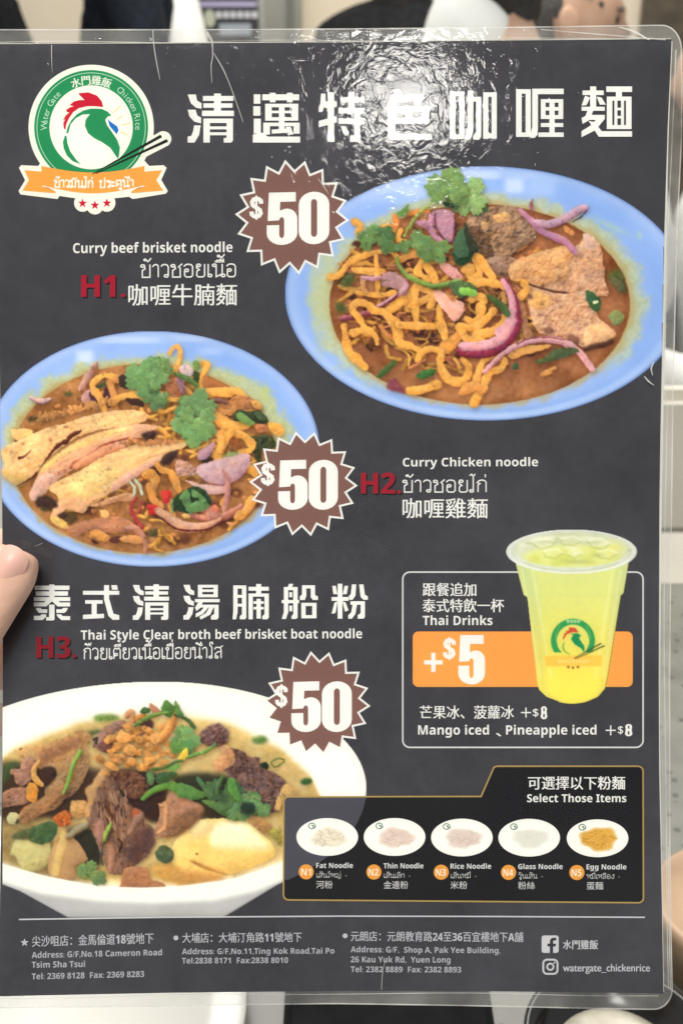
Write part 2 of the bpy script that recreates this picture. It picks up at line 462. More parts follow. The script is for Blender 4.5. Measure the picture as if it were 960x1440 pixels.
# ================================================================== the setting behind the menu
# ================================================================== painter for the printed food photographs
class Canvas:
    """a small colour field (one sample per photograph pixel) painted with shapes; becomes one mesh per ingredient"""
    def __init__(self, x0, y0, x1, y1, seed):
        self.x0, self.y0, self.w, self.h = x0, y0, x1 - x0 + 1, y1 - y0 + 1
        self.rgb = np.zeros((self.h, self.w, 3)) + SHEET
        self.id = np.zeros((self.h, self.w), int)
        self.rs = np.random.RandomState(seed)
        self.Y, self.X = np.mgrid[y0:y1 + 1, x0:x1 + 1].astype(float)
        self.names = ['none']
        self.clip = np.ones((self.h, self.w))
        self.wx, self.wy = np.zeros((self.h, self.w)), np.zeros((self.h, self.w))
    def ragged(self, a, s):
        """torn, organic outlines: every later shape is sampled through a wobbling field"""
        self.wx, self.wy = self.noise(s, 3, .7) * a, self.noise(s, 3, .7) * a
    def finish(self, plate=('none', 'plate'), grain=1.0, glint=1.0):
        """fine printed detail over the food: pores, wet glints, uneven sauce"""
        food = np.ones((self.h, self.w))
        for p in plate:
            if p in self.names: food[self.id == self.names.index(p)] = 0
        for p in ('broth', 'radish'):
            if p in self.names: food[self.id == self.names.index(p)] = .45
        food = self.blur(food, 1)
        k = 1 + food * grain * (.035 * self.noise(2.4, 2, .8) + .055 * self.noise(5, 2) + .06 * self.noise(22, 2))
        self.rgb *= k[..., None]
        self.rgb += (food * self.noise(9, 3) * 5 * grain)[..., None] * np.array((1, 0, -1.2))
        lum = self.rgb.mean(-1) / 255
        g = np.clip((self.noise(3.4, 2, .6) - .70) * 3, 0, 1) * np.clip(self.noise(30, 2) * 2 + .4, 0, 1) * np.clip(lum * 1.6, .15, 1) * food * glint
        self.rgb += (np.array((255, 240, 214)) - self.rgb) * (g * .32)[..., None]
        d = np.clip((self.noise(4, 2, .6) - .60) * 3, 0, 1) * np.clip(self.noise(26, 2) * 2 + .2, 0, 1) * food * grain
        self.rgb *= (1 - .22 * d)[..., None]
    def noise(self, scale, octv=3, rough=.55, sx=1.0, ang=0.0):
        """value noise in -1..1, feature size scale px; sx stretches it along ang"""
        ca, sa = math.cos(ang), math.sin(ang)
        out = np.zeros((self.h, self.w)); amp, tot = 1.0, 0.0
        for o in range(octv):
            s = scale / 2 ** o
            if s < .8: break
            u = ((self.X - self.x0) * ca + (self.Y - self.y0) * sa) / (s * sx) + self.rs.rand() * 50
            v = (-(self.X - self.x0) * sa + (self.Y - self.y0) * ca) / s + self.rs.rand() * 50
            u -= u.min(); v -= v.min()
            g = self.rs.rand(int(v.max()) + 3, int(u.max()) + 3) * 2 - 1
            i, j = u.astype(int), v.astype(int); a, b = u - i, v - j
            a, b = a * a * (3 - 2 * a), b * b * (3 - 2 * b)
            out += amp * ((g[j, i] * (1 - a) + g[j, i + 1] * a) * (1 - b) + (g[j + 1, i] * (1 - a) + g[j + 1, i + 1] * a) * b)
            tot += amp; amp *= rough
        return out / tot * 1.6
    def box(self, pts, pad=8):
        p = np.asarray(pts)
        i0, i1 = int(max(0, p[:, 0].min() - pad - self.x0)), int(min(self.w, p[:, 0].max() + pad + 2 - self.x0))
        j0, j1 = int(max(0, p[:, 1].min() - pad - self.y0)), int(min(self.h, p[:, 1].max() + pad + 2 - self.y0))
        return (slice(j0, max(j1, j0 + 1)), slice(i0, max(i1, i0 + 1)))
    def pmask(self, pts, sl):
        """anti-aliased polygon mask inside the slice"""
        X, Y = self.X[sl] + self.wx[sl], self.Y[sl] + self.wy[sl]
        p = np.asarray(pts, float); q = np.roll(p, -1, 0)
        m = np.zeros(X.shape)
        for dx, dy in ((-.25, -.25), (.25, -.25), (-.25, .25), (.25, .25)):
            ins = np.zeros(X.shape, bool); x, y = X + dx, Y + dy
            for (ax, ay), (bx, by) in zip(p, q):
                if ay == by: continue
                ins ^= ((ay > y) != (by > y)) & (x < (bx - ax) * (y - ay) / (by - ay) + ax)
            m += ins * .25
        return m
    @staticmethod
    def blur(a, r):
        r = int(round(r))
        if r < 1: return a
        for _ in range(2):
            for ax in (0, 1):
                pad = [(0, 0), (0, 0)]; pad[ax] = (r + 1, r)
                c = np.cumsum(np.pad(a, pad, mode='edge'), axis=ax)
                n = a.shape[ax]
                a = (np.take(c, range(2 * r + 1, 2 * r + 1 + n), ax) - np.take(c, range(0, n), ax)) / (2 * r + 1)
        return a
    def over(self, sl, m, col, name=None, own=.5):
        m = m * self.clip[sl]
        self.rgb[sl] = self.rgb[sl] * (1 - m[..., None]) + np.asarray(col, float) * m[..., None]
        if name:
            if name not in self.names: self.names.append(name)
            self.id[sl][m > own] = self.names.index(name)
    @staticmethod
    def curve(pts, n=6, closed=True):
        p = [np.array(q, float) for q in pts]; m = len(p); out = []
        rng_ = range(m) if closed else range(m - 1)
        for i in rng_:
            a, b_, c, d = (p[(i - 1) % m], p[i], p[(i + 1) % m], p[(i + 2) % m]) if closed else (p[max(i - 1, 0)], p[i], p[i + 1], p[min(i + 2, m - 1)])
            for k in range(n):
                t = k / n
                out.append(.5 * (2 * b_ + (c - a) * t + (2 * a - 5 * b_ + 4 * c - d) * t * t + (3 * b_ - a - 3 * c + d) * t ** 3))
        if not closed: out.append(p[-1])
        return out
    def blob(self, pts, col, name, hi=None, lo=None, rough=0.0, tex=(0, 6), bump=1.0, edge=4, shadow=.45, sdir=(2, 3), feather=0, smooth=True, jag=0.0, grain=(1, 0), spots=None):
        """a lit, textured morsel"""
        P_ = self.curve(pts) if smooth else [np.array(p, float) for p in pts]
        if jag:
            P_ = [p + self.rs.randn(2) * jag for p in P_]
        sl = self.box(P_, 10)
        m = self.pmask(P_, sl)
        if m.sum() < .5: return
        if feather: m = self.blur(m, feather)
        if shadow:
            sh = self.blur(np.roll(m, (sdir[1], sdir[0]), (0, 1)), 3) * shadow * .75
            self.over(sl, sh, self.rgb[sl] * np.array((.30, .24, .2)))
        col = np.array(col, float)
        hi = np.array(hi if hi is not None else np.minimum(col * 1.22 + 8, 255), float)
        lo = np.array(lo if lo is not None else col * .66, float)
        h = self.blur(m, edge) + .35 * self.blur(m, max(1, edge * 2.2))
        if tex[0]:
            h = h + tex[0] * self._n(tex[1], sl, grain) * .15
        gy, gx = np.gradient(h)
        s = (gx * .55 + gy * .8) * bump * edge * .8
        if rough: s = s + rough * self._n(tex[1] * 1.7, sl, grain)
        s = np.clip(s, -1, 1)[..., None]
        c = np.where(s > 0, col + (hi - col) * s, col + (lo - col) * -s)
        if spots:
            k, sc, am = spots
            t = np.clip((self._n(sc, sl) - .25) * 3, 0, 1)[..., None] * am
            c = c * (1 - t) + np.array(k, float) * t
        self.over(sl, m, c, name)
    def _n(self, scale, sl, grain=(1, 0)):
        key = (round(scale, 1), grain)
        if not hasattr(self, '_nc'): self._nc = {}
        if key not in self._nc: self._nc[key] = self.noise(scale, 4, .6, *grain)
        n = self._nc[key]
        dy, dx = self.rs.randint(0, self.h), self.rs.randint(0, self.w)
        return np.roll(n, (dy, dx), (0, 1))[sl]
    def ribbon(self, pts, w, col, name, hi=None, lo=None, shadow=.5, sdir=(2, 3), dark_edge=None, wob=.08, tex=.12, flat=.0, soft=.0, open_=True):
        """noodle, onion ring or stalk: a rounded band along a path"""
        q = np.array(self.curve(pts, 7, False))
        n = len(q)
        ws = np.interp(np.linspace(0, 1, n), np.linspace(0, 1, len(w)), w) if hasattr(w, '__len__') else np.full(n, float(w))
        ws = ws * (1 + wob * np.interp(np.arange(n), np.arange(0, n + 4, 4), self.rs.randn(len(np.arange(0, n + 4, 4)))))
        sl = self.box(q, ws.max() + 8)
        X, Y = self.X[sl] + self.wx[sl] * .8, self.Y[sl] + self.wy[sl] * .8
        best = np.full(X.shape, 1e9); side = np.zeros(X.shape); wid = np.full(X.shape, 1.0); nxm = np.zeros(X.shape); nym = np.zeros(X.shape)
        for i in range(n - 1):
            a, b_ = q[i], q[i + 1]; d = b_ - a; L2 = max(d @ d, 1e-6); ln = math.sqrt(L2)
            t = np.clip(((X - a[0]) * d[0] + (Y - a[1]) * d[1]) / L2, 0, 1)
            ex, ey = X - a[0] - t * d[0], Y - a[1] - t * d[1]
            dist = np.hypot(ex, ey)
            u = best > dist
            best = np.where(u, dist, best)
            side = np.where(u, np.sign(ex * -d[1] + ey * d[0]) * dist, side)
            wid = np.where(u, ws[i] + (ws[i + 1] - ws[i]) * t, wid)
            nxm = np.where(u, -d[1] / ln, nxm); nym = np.where(u, d[0] / ln, nym)
        m = np.clip(wid * .5 - best + .5, 0, 1)
        if soft: m = self.blur(m, soft)
        if shadow:
            sh = self.blur(np.roll(m, (sdir[1], sdir[0]), (0, 1)), 3) * shadow * .75
            self.over(sl, sh, self.rgb[sl] * np.array((.30, .22, .17)))
        col = np.array(col, float)
        hi = np.array(hi if hi is not None else np.minimum(col * 1.16 + 10, 255), float)
        lo = np.array(lo if lo is not None else col * (.66, .58, .5), float)
        u = np.clip(side / (wid * .5 + 1e-6), -1, 1)
        s = -(u * nxm * .5 + u * nym * .85) * (1 - flat) + tex * 1.6 * self._n(7, sl)
        s = np.where(np.abs(u) > .7, s - .28 * (np.abs(u) - .7) / .3, s)
        s = np.clip(s, -1, 1)[..., None]
        c = np.where(s > 0, col + (hi - col) * s, col + (lo - col) * -s)
        if dark_edge is not None:
            k, sd, wd = dark_edge                       # rind colour on one side of the band
            t = np.clip((u * sd - (1 - wd)) / .12, 0, 1)[..., None]
            c = c * (1 - t) + np.array(k, float) * t
        self.over(sl, m, c, name)
    def leaf(self, cx, cy, size, ang, col, name, lobes=3, spread=100, shadow=.5, squash=.9, hi=None, lo=None):
        """coriander leaf: fans of toothed lobes from a base point"""
        ca, sa = math.cos(R(ang)), math.sin(R(ang))
        col = np.array(col, float); col = col.mean() + (col - col.mean()) * .82 + 4
        pts = []
        N_ = 70
        for i in range(N_):
            th = (i / N_ - .5) * 2 * math.pi
            x = th / R(spread)
            if abs(x) < 1:
                r = .66 + .34 * abs(math.cos(x * math.pi * lobes / 2)) ** .6
                r *= 1 - .16 * x * x
                r += .04 * (1 if (i % 4) < 2 else -1)
            else:
                r = .22
            pts.append((math.cos(th) * r - .35, math.sin(th) * r * squash))
        pts = [(cx + size * (x * ca - y * sa), cy + size * (x * sa + y * ca)) for x, y in pts]
        self.blob(pts, col, name, hi=hi, lo=lo if lo is not None else np.array(col) * .74, tex=(.8, 6), bump=1.0, edge=max(2, size * .1), shadow=shadow, rough=.22, smooth=True)
        bx, by = cx - .35 * size * ca, cy - .35 * size * sa
        for k in range(-lobes, lobes + 1):              # veins
            a = R(ang + k * spread / (lobes + .6) * .8)
            self.ribbon([(bx, by), (bx + size * .72 * math.cos(a), by + size * .72 * math.sin(a) * (squash if abs(sa) < .5 else 1))], [1.2, .5], np.minimum(np.array(col) * 1.08 + 3, 255), None, shadow=0, tex=0)
    def scatter(self, n, region, fn):
        c = 0; t = 0
        while c < n and t < n * 30:
            t += 1
            x = self.x0 + self.rs.rand() * self.w; y = self.y0 + self.rs.rand() * self.h
            if region(x, y): fn(x, y); c += 1
    def build(self, parts, lift, keep, label, title='dish_picture', lift_=(.98, 7)):
        """first name in parts is the printed plate; the rest hang under it"""
        V = P(self.X, self.Y, lift).reshape(-1, 3)
        if lift_[1]:
            fm = self.blur((self.id != self.names.index('plate')).astype(float), 1)[..., None]
            gm = self.rgb.mean(-1, keepdims=True)
            self.rgb = self.rgb + fm * ((gm + (self.rgb - gm) * 1.09) * 1.03 - self.rgb)
        soft = np.stack([self.blur(self.rgb[..., k], 1) for k in range(3)], -1)
        C = ink(np.clip((self.rgb * .72 + soft * .28) * lift_[0] + lift_[1], 0, 255)).reshape(-1, 3)
        idx = np.arange(self.w * self.h).reshape(self.h, self.w)
        quad = np.stack([idx[:-1, :-1], idx[1:, :-1], idx[1:, 1:], idx[:-1, 1:]], -1)
        qi = self.id[:-1, :-1]
        k4 = keep[:-1, :-1] | keep[1:, :-1] | keep[1:, 1:] | keep[:-1, 1:]
        top = None
        for nm in parts:
            k = self.names.index(nm)
            f = quad[(qi == k) & k4].reshape(-1, 4)
            if not len(f): continue
            u, inv = np.unique(f, return_inverse=True)
            o = obj(nm if top is not None else title, V[u], inv.reshape(-1, 4), INK, menu if top is None else top, cols=C[u])
            if top is None:
                top = o; o['label'] = label
        return top

def tf(ox, oy, s):
    return lambda *c: [(ox + c[i] / s, oy + c[i + 1] / s) for i in range(0, len(c), 2)]

def d3out(t): return (225 + 290 * math.cos(t), 1108 + 165 * math.sin(t))
def box(name, c, s, m, parent=None, rz=0, bev=.004):
    bm = bmesh.new(); bmesh.ops.create_cube(bm, size=1)
    for v in bm.verts: v.co = Vector((v.co.x * s[0], v.co.y * s[1], v.co.z * s[2]))
    if bev: bmesh.ops.bevel(bm, geom=bm.edges[:], offset=bev, segments=2, affect='EDGES')
    ca, sa = math.cos(rz), math.sin(rz)
    V = [(c[0] + v.co.x * ca - v.co.y * sa, c[1] + v.co.x * sa + v.co.y * ca, c[2] + v.co.z) for v in bm.verts]
    bm.verts.index_update(); F = [[v.index for v in f.verts] for f in bm.faces]; bm.free()
    return obj(name, V, F, m, parent)

def lathe(name, c, prof, m, parent=None, n=64, sx=1, sy=1):
    V, F = [], []
    for r, z in prof:
        for i in range(n):
            a = 2 * math.pi * i / n; V.append((c[0] + r * sx * math.cos(a), c[1] + r * sy * math.sin(a), c[2] + z))
    for j in range(len(prof) - 1):
        for i in range(n):
            F.append((j * n + i, j * n + (i + 1) % n, (j + 1) * n + (i + 1) % n, (j + 1) * n + i))
    F.append(tuple(range(n))[::-1]); F.append(tuple(range((len(prof) - 1) * n, len(prof) * n)))
    return obj(name, V, F, m, parent, smooth=True)

FLOOR = noise_mat('floor_tile', (.30, .28, .25), (.38, .36, .32), 3, .5)
WALL = noise_mat('beige_wall_paint', (.66, .57, .43), (.70, .61, .47), 2.0, .8, .1)
V = [(-6, -2, 0), (6, -2, 0), (6, 5, 0), (-6, 5, 0)]
tag(obj('floor', V, [(0, 1, 2, 3)], FLOOR), kind='structure')
V = [(-6, 4.3, -.01), (6, 4.3, -.01), (6, 4.3, 3.2), (-6, 4.3, 3.2)]
tag(obj('wall', V, [(0, 1, 2, 3)], WALL), kind='structure')

# column and dark timber panel on the wall
q = at(393, 20, 3.85)
GREYP = noise_mat('grey_green_paint', (.22, .22, .19), (.27, .27, .23), 4, .6)
col_ = empty('column', (q.x, 4.18, 0)); tag(col_, 'square grey green column standing against the beige wall', 'column')
box('shaft', (q.x, 4.18, 1.5), (.145, .2, 3.0), GREYP, col_); box('corner_strip', (q.x - .052, 4.075, 1.5), (.02, .03, 3.0), mat('grey_trim', (.34, .34, .30), .5), col_); box('corner_strip', (q.x + .045, 4.075, 1.5), (.02, .03, 3.0), mat('dark_trim', (.15, .15, .13), .5), col_)
q = at(1010, 20, 3.85)
WOOD = noise_mat('dark_timber', (.055, .043, .03), (.10, .08, .055), 14, .5)
tag(box('timber_panel', (q.x, 4.24, 1.3), (.50, .06, 2.6), WOOD), 'dark brown timber panel on the wall behind the seated diners', 'panel')

# a second copy of the house menu, standing far behind
q0, q1 = at(280, 4, 3.6), at(362, 4, 3.6)
pm = empty('wall_poster', (q0.x, q0.y, .95)); tag(pm, 'small dark menu poster with a pale round emblem hanging by the grey column', 'poster')
DARKP = mat('poster_print', (.035, .034, .04), .5); PALE = mat('poster_white', (.55, .55, .56), .6); LILAC = mat('poster_lilac', (.36, .33, .46), .6)
xm = (q0.x + q1.x) / 2; w_ = q1.x - q0.x
def zpx(py, d=3.6): return at(300, py, d).z
yb = at(300, 10, 3.6).y
box('board', (xm, yb, zpx(60)), (w_, .012, zpx(-10) - zpx(130)), DARKP, pm, bev=.001)
box('top_band', (xm, yb - .008, zpx(6)), (w_ * .98, .006, .016), LILAC, pm, bev=.001)
lathe_v = [(xm - w_ * .32 + .017 * math.cos(a) * 1.0, yb - .009, zpx(26) + .026 * math.sin(a)) for a in np.linspace(0, 6.2, 24)]
obj('round_emblem', lathe_v + [(v[0], yb - .005, v[2]) for v in lathe_v], [tuple(range(24))] + [(i, (i + 1) % 24, 24 + (i + 1) % 24, 24 + i) for i in range(24)], mat('poster_emblem', (.42, .44, .33), .6), pm)
for k in range(6): box('title_mark', (xm - .03 + k * .0225, yb - .009, zpx(21)), (.017, .004, .02), PALE, pm, bev=.001)
box('picture', (xm + .02, yb - .009, zpx(42)), (.1, .004, .035), mat('poster_food', (.3, .33, .36), .6), pm, bev=.001)

# ------------------------------------------------------------------ people
def skin_mesh(pts, edges, root, sub=2):
    me = bpy.data.meshes.new('tmp'); keys = list(pts)
    me.from_pydata([pts[k][:3] for k in keys], [], []) if not edges else me.from_pydata([pts[k][:3] for k in keys], [(keys.index(a), keys.index(b_)) for a, b_ in edges], [])
    o = bpy.data.objects.new('tmp', me); S.collection.objects.link(o)
    o.modifiers.new('skin', 'SKIN'); sb = o.modifiers.new('sub', 'SUBSURF'); sb.levels = sub; sb.render_levels = sub
    for i, k in enumerate(keys):
        sv = me.skin_vertices[0].data[i]; r = pts[k][3]
        sv.radius = r if hasattr(r, '__len__') else (r, r); sv.use_root = (k == root)
    dg = bpy.context.evaluated_depsgraph_get(); ev = bpy.data.meshes.new_from_object(o.evaluated_get(dg))
    V = [v.co[:] for v in ev.vertices]; F = [tuple(p.vertices) for p in ev.polygons]
    bpy.data.objects.remove(o); bpy.data.meshes.remove(me); bpy.data.meshes.remove(ev)
    return V, F

def uv_ball(fn, nu=28, nv=18):
    V, F = [], []
    for j in range(nv + 1):
        t = math.pi * j / nv
        for i in range(nu):
            a = 2 * math.pi * i / nu; V.append(fn(math.sin(t) * math.cos(a), math.sin(t) * math.sin(a), math.cos(t)))
    for j in range(nv):
        for i in range(nu): F.append((j * nu + i, (j + 1) * nu + i, (j + 1) * nu + (i + 1) % nu, j * nu + (i + 1) % nu))
    return V, F

def head_fn(x, y, z):
    w = .077 * (1 - .30 * max(0, -z) ** 1.4); l = .098 * (1 - .12 * max(0, -z)); X, Y, Z_ = x * l, y * w, z * .118
    if x > 0:
        X += .020 * math.exp(-((y / .16) ** 2 + ((z + .18) / .16) ** 2)) + .012 * math.exp(-((y / .1) ** 2 + ((z + .27) / .08) ** 2))     # nose
        X += .006 * math.exp(-((y / .5) ** 2 + ((z - .18) / .1) ** 2)) + .006 * math.exp(-((y / .3) ** 2 + ((z + .52) / .1) ** 2)) + .012 * math.exp(-((y / .3) ** 2 + ((z + .85) / .14) ** 2))
        X -= .008 * (math.exp(-(((y - .38) / .16) ** 2 + ((z - .02) / .12) ** 2)) + math.exp(-(((y + .38) / .16) ** 2 + ((z - .02) / .12) ** 2)))
    else:
        X -= .012 * math.exp(-((z - .2) / .5) ** 2)
    return X, Y, Z_

def person(label, px, py, d, yaw, skin, shirt, hair, trousers=None, hair_len=0, lean=0, front=None, hood=None, collar=(.50, .064)):
    """seated figure whose head centre is seen at px, py; yaw 0 looks to picture right"""
    hc = at(px, py, d)
    root = empty('person', (hc.x, hc.y, 0)); tag(root, label, 'person')
    ca, sa = math.cos(yaw), math.sin(yaw); s = hc.z - .66         # hip height
    T = lambda x, y, z: (hc.x + x * ca - y * sa, hc.y + x * sa + y * ca, z)
    def n(x, y, z, r): return (*T(x, y, z), r)
    J = {'pelvis': n(-.10, 0, s, .13), 'waist': n(-.09, 0, s + .16, .12), 'chest': n(-.07, 0, s + .33, (.15, .12)), 'upper': n(-.05, 0, s + .44, (.12, .09)), 'neck': n(-.03, 0, s + .53, .052), 'skull': n(-.01, 0, s + .62, .06)}
    E = [('pelvis', 'waist'), ('waist', 'chest'), ('chest', 'upper'), ('upper', 'neck'), ('neck', 'skull')]
    for k, q in (('l', 1), ('r', -1)):
        J.update({k + 's': n(-.05, .17 * q, s + .42, .055), k + 'e': n(.02, .23 * q, s + .16, .042), k + 'w': n(.25, .15 * q, s + .20, .028), k + 'h': n(.33, .13 * q, s + .20, (.035, .018)),
                  k + 'p': n(0, .10 * q, s - .02, .088), k + 'k': n(.36, .12 * q, s, .062), k + 'a': n(.36, .12 * q, .09, .042), k + 't': n(.47, .13 * q, .045, .036)})
        for i, f in enumerate((-.02, -.007, .006, .019)):
            J[k + 'f%d' % i] = n(.41 - .006 * abs(i - 1.5), .13 * q + f, s + .19, .0085); E.append((k + 'h', k + 'f%d' % i))
        J[k + 'th'] = n(.355, .13 * q - .04 * q, s + .205, .009); E.append((k + 'h', k + 'th'))
        E += [('upper', k + 's'), (k + 's', k + 'e'), (k + 'e', k + 'w'), (k + 'w', k + 'h'), ('pelvis', k + 'p'), (k + 'p', k + 'k'), (k + 'k', k + 'a'), (k + 'a', k + 't')]
    V, F = skin_mesh(J, E, 'pelvis', 1)
    def add(fn, c, VV, FF):
        o = len(VV); v, f = fn
        VV += [T(c[0] + p[0], c[1] + p[1], c[2] + p[2]) for p in v]; FF += [tuple(o + i for i in q) for q in f]
    V = list(V); F = list(F)
    add(uv_ball(head_fn), (0, 0, hc.z), V, F)
    for q in (1, -1): add(uv_ball(lambda x, y, z: (x * .020 - .004 * z, y * .010 + q * .004 * (x < 0), z * .033), 16, 10), (-.008, .077 * q, hc.z - .004), V, F)
    obj('body', V, F, skin, root, smooth=True)
    # clothing follows the same joints, a little fuller
    top = ['pelvis', 'waist', 'chest', 'upper'] + [k + j for k in 'lr' for j in 'sew']
    JS = {k: (*J[k][:3], tuple(np.atleast_1d(J[k][3]) * np.ones(2) * 1.12 + .022)) for k in top}
    JS['collar'] = n(-.045, 0, s + collar[0], collar[1]); ES = [e for e in E if e[0] in JS and e[1] in JS] + [('upper', 'collar')]
    v, f = skin_mesh(JS, ES, 'pelvis', 1); obj('top', v, f, shirt, root, smooth=True)
    JT = {k: (*J[k][:3], (np.max(J[k][3]) * 1.1 + .018,) * 2) for k in ['pelvis', 'waist', 'lp', 'lk', 'la', 'rp', 'rk', 'ra']}
    v, f = skin_mesh(JT, [e for e in E if e[0] in JT and e[1] in JT], 'pelvis', 1); obj('trousers', v, f, trousers or shirt, root, smooth=True)
    for q in (1, -1):
        VS, FS = [], []; add(uv_ball(lambda x, y, z: (x * .12, y * .045, z * .04), 16, 8), (.42, .125 * q, .04), VS, FS); obj('shoe', VS, FS, BLACKCLOTH, root, smooth=True)
    rs = random.Random(px)
    def hf(x, y, z):
        a = head_fn(x, y, z); g = 1.09 + .025 * math.sin(23 * x + 5 * y) * math.sin(19 * z + 7 * y)
        if (x > .62 - .5 * max(0, z) and z < .62) or (z < -.15 and x > .1): g = .9
        if z < -.42 and not hair_len: g = .9
        if x > -.08 and z < .40 - .3 * x: g = .9
        if abs(y) > .9 and x > -.2 and z < .12: g = .93
        dz = -hair_len * max(0, -z + .1) if hair_len and x < .35 else 0
        return a[0] * g, a[1] * g, a[2] * g + dz
    VH, FH = [], []; add(uv_ball(hf, 36, 24), (0, 0, hc.z), VH, FH); obj('hair', VH, FH, hair, root, smooth=True)
    for q in (1, -1):
        VE, FE = [], []; add(uv_ball(lambda x, y, z: (x * .011, y * .011, z * .011), 12, 8), (.078, .029 * q, hc.z + .003), VE, FE); obj('eye', VE, FE, EYE, root, smooth=True)
        VE, FE = [], []; add(uv_ball(lambda x, y, z: (x * .008 - abs(y) * .004, y * .018, z * .004), 12, 8), (.088, .030 * q, hc.z + .022), VE, FE); obj('eyebrow', VE, FE, hair, root, smooth=True)
    if front:
        VE, FE = [], []; add(uv_ball(lambda x, y, z: (x * .085 - .03 * max(0, z), y * .105, z * .27)), (.045, 0, s + .26), VE, FE); obj('shirt_front', VE, FE, front, root, smooth=True)
    if hood:
        VE, FE = [], []; add(uv_ball(lambda x, y, z: (x * .05, y * .054 * (1.2 - .3 * z), z * .085)), hood, VE, FE); obj('hood', VE, FE, shirt, root, smooth=True)
    return root

SKIN1 = noise_mat('skin_tan', (.44, .27, .18), (.50, .32, .22), 40, .55, .3)
SKIN2 = noise_mat('skin_light', (.58, .38, .28), (.64, .43, .33), 40, .55, .3)
BLACKCLOTH = noise_mat('black_cloth', (.005, .0055, .006), (.010, .0105, .012), 60, .8, .1)
NAVY = noise_mat('dark_navy_cloth', (.006, .008, .012), (.012, .015, .021), 60, .8, .1)
WHITECLOTH = noise_mat('white_cloth', (.70, .70, .66), (.78, .78, .74), 12, .8, .1)
HAIRB = noise_mat('black_hair', (.010, .009, .009), (.022, .020, .018), 120, .5, .3)
HAIRG = noise_mat('greying_hair', (.035, .032, .030), (.085, .080, .075), 160, .5, .3)
HAIRN = noise_mat('brown_hair', (.04, .025, .016), (.075, .05, .032), 120, .5, .3)
EYE = mat('dark_eye', (.03, .02, .015), .2, .5)
person('man with short greying hair seen in profile, facing right behind the menu', 799, 30, 2.1, R(-4), SKIN1, mat('grey_shirt', (.22, .22, .23), .8), HAIRG, BLACKCLOTH)
person('person in a white hooded top with black hair, back mostly turned', 712, -106, 1.55, R(62), SKIN1, WHITECLOTH, HAIRB, BLACKCLOTH, hair_len=.07, hood=(-.065, .022, at(664, 48, 1.55).z))
person('person all in black with black hair, far behind the middle of the top edge', 568, -72, 2.9, R(85), SKIN2, BLACKCLOTH, HAIRB, BLACKCLOTH, hair_len=.5, collar=(.56, .085))
person('person in a dark navy jacket open over a white shirt, beside the poster', 212, -165, 2.9, R(0), SKIN2, NAVY, HAIRB, NAVY, front=WHITECLOTH)
person('person in black at the far left, only the shoulder in view', -75, -120, 2.9, R(60), SKIN2, BLACKCLOTH, HAIRB, BLACKCLOTH, hair_len=.4, collar=(.55, .08))
person('person in a white shirt with brown hair at the right edge', 1035, 105, 1.95, R(175), SKIN1, WHITECLOTH, HAIRN, BLACKCLOTH)

# ------------------------------------------------------------------ the table and what stands on it
GRAN = noise_mat('speckled_stone', (.095, .095, .074), (.14, .14, .112), 30, .35, .4)
nt, N, L, b = nodes(GRAN)
vo = N.new('ShaderNodeTexVoronoi'); vo.inputs['Scale'].default_value = 95
rp = N.new('ShaderNodeValToRGB'); rp.color_ramp.elements[0].position, rp.color_ramp.elements[1].position = .16, .26
rp.color_ramp.elements[0].color, rp.color_ramp.elements[1].color = (.25, .25, .22, 1), (1, 1, 1, 1)
tc = N.new('ShaderNodeTexCoord'); mx = N.new('ShaderNodeMix'); mx.data_type = 'RGBA'; mx.blend_type = 'MULTIPLY'; mx.inputs[0].default_value = 1
L.new(tc.outputs['Object'], vo.inputs['Vector']); L.new(vo.outputs['Distance'], rp.inputs[0])
src = b.inputs['Base Color'].links[0].from_socket
L.new(src, mx.inputs[6]); L.new(rp.outputs[0], mx.inputs[7]); L.new(mx.outputs[2], b.inputs['Base Color'])
tb = empty('table', (0, .5, 0)); tag(tb, 'speckled grey green stone dining table under the menu', 'table')
box('tabletop', (0, .50, .735), (1.9, .66, .03), GRAN, tb)
METAL = mat('black_metal', (.02, .02, .02), .4)
for x in (-.85, .85):
    for y in (.24, .76): box('leg', (x, y, .36), (.05, .05, .72), METAL, tb)
def on_table(px, py, z=.75):
    f = (FWD + RIGHT * ((px - 480) * K) - UP * ((py - 720) * K)); d = (z - CAM.z) / f.z
    return CAM + f * d
CERAM = mat('white_ceramic', (.56, .55, .50), .18, .5)
q = on_table(-60, 1440, .765); pr_ = on_table(349, 1440, .765).x - q.x
pl = lathe('plate', (q.x, q.y, .7545), [(.04, 0), (.05, .0), (pr_ * .62, .004), (pr_ * .86, .012), (pr_, .018), (pr_ * .99, .0205), (pr_ * .84, .0145), (pr_ * .6, .007), (.03, .006)], CERAM)
tag(pl, 'round white plate on the table below the menu', 'plate')
sau = lathe('serving_tray', (q.x + .01, q.y - .01, .7505), [(.02, 0), (pr_ * 1.16, 0), (pr_ * 1.24, .003), (pr_ * 1.24, .0042), (pr_ * 1.16, .0035), (.02, .0035)], mat('olive_grey_tray', (.075, .073, .055), .3, .5))
tag(sau, 'round olive grey tray under the white plate', 'tray')
q0, q1 = on_table(400, 1440), on_table(690, 1440)
tag(box('folded_cloth', ((q0.x + q1.x) / 2 + .0, q0.y + .02, .758), (q1.x - q0.x, .26, .012), BLACKCLOTH), 'black folded cloth lying between the tray and the black bowl', 'cloth')
q = on_table(872, 1452, .79); br = .03
bw = lathe('sauce_bowl', (q.x, q.y, .7505), [(.012, 0), (.02, 0), (.034, .02), (.040, .034), (.041, .036), (.0385, .036), (.035, .030), (.03, .024), (.02, .021), (.005, .021)], mat('black_glaze', (.012, .011, .010), .2, .5))
tag(bw, 'small black bowl holding something pale, at the lower right corner of the menu', 'bowl')
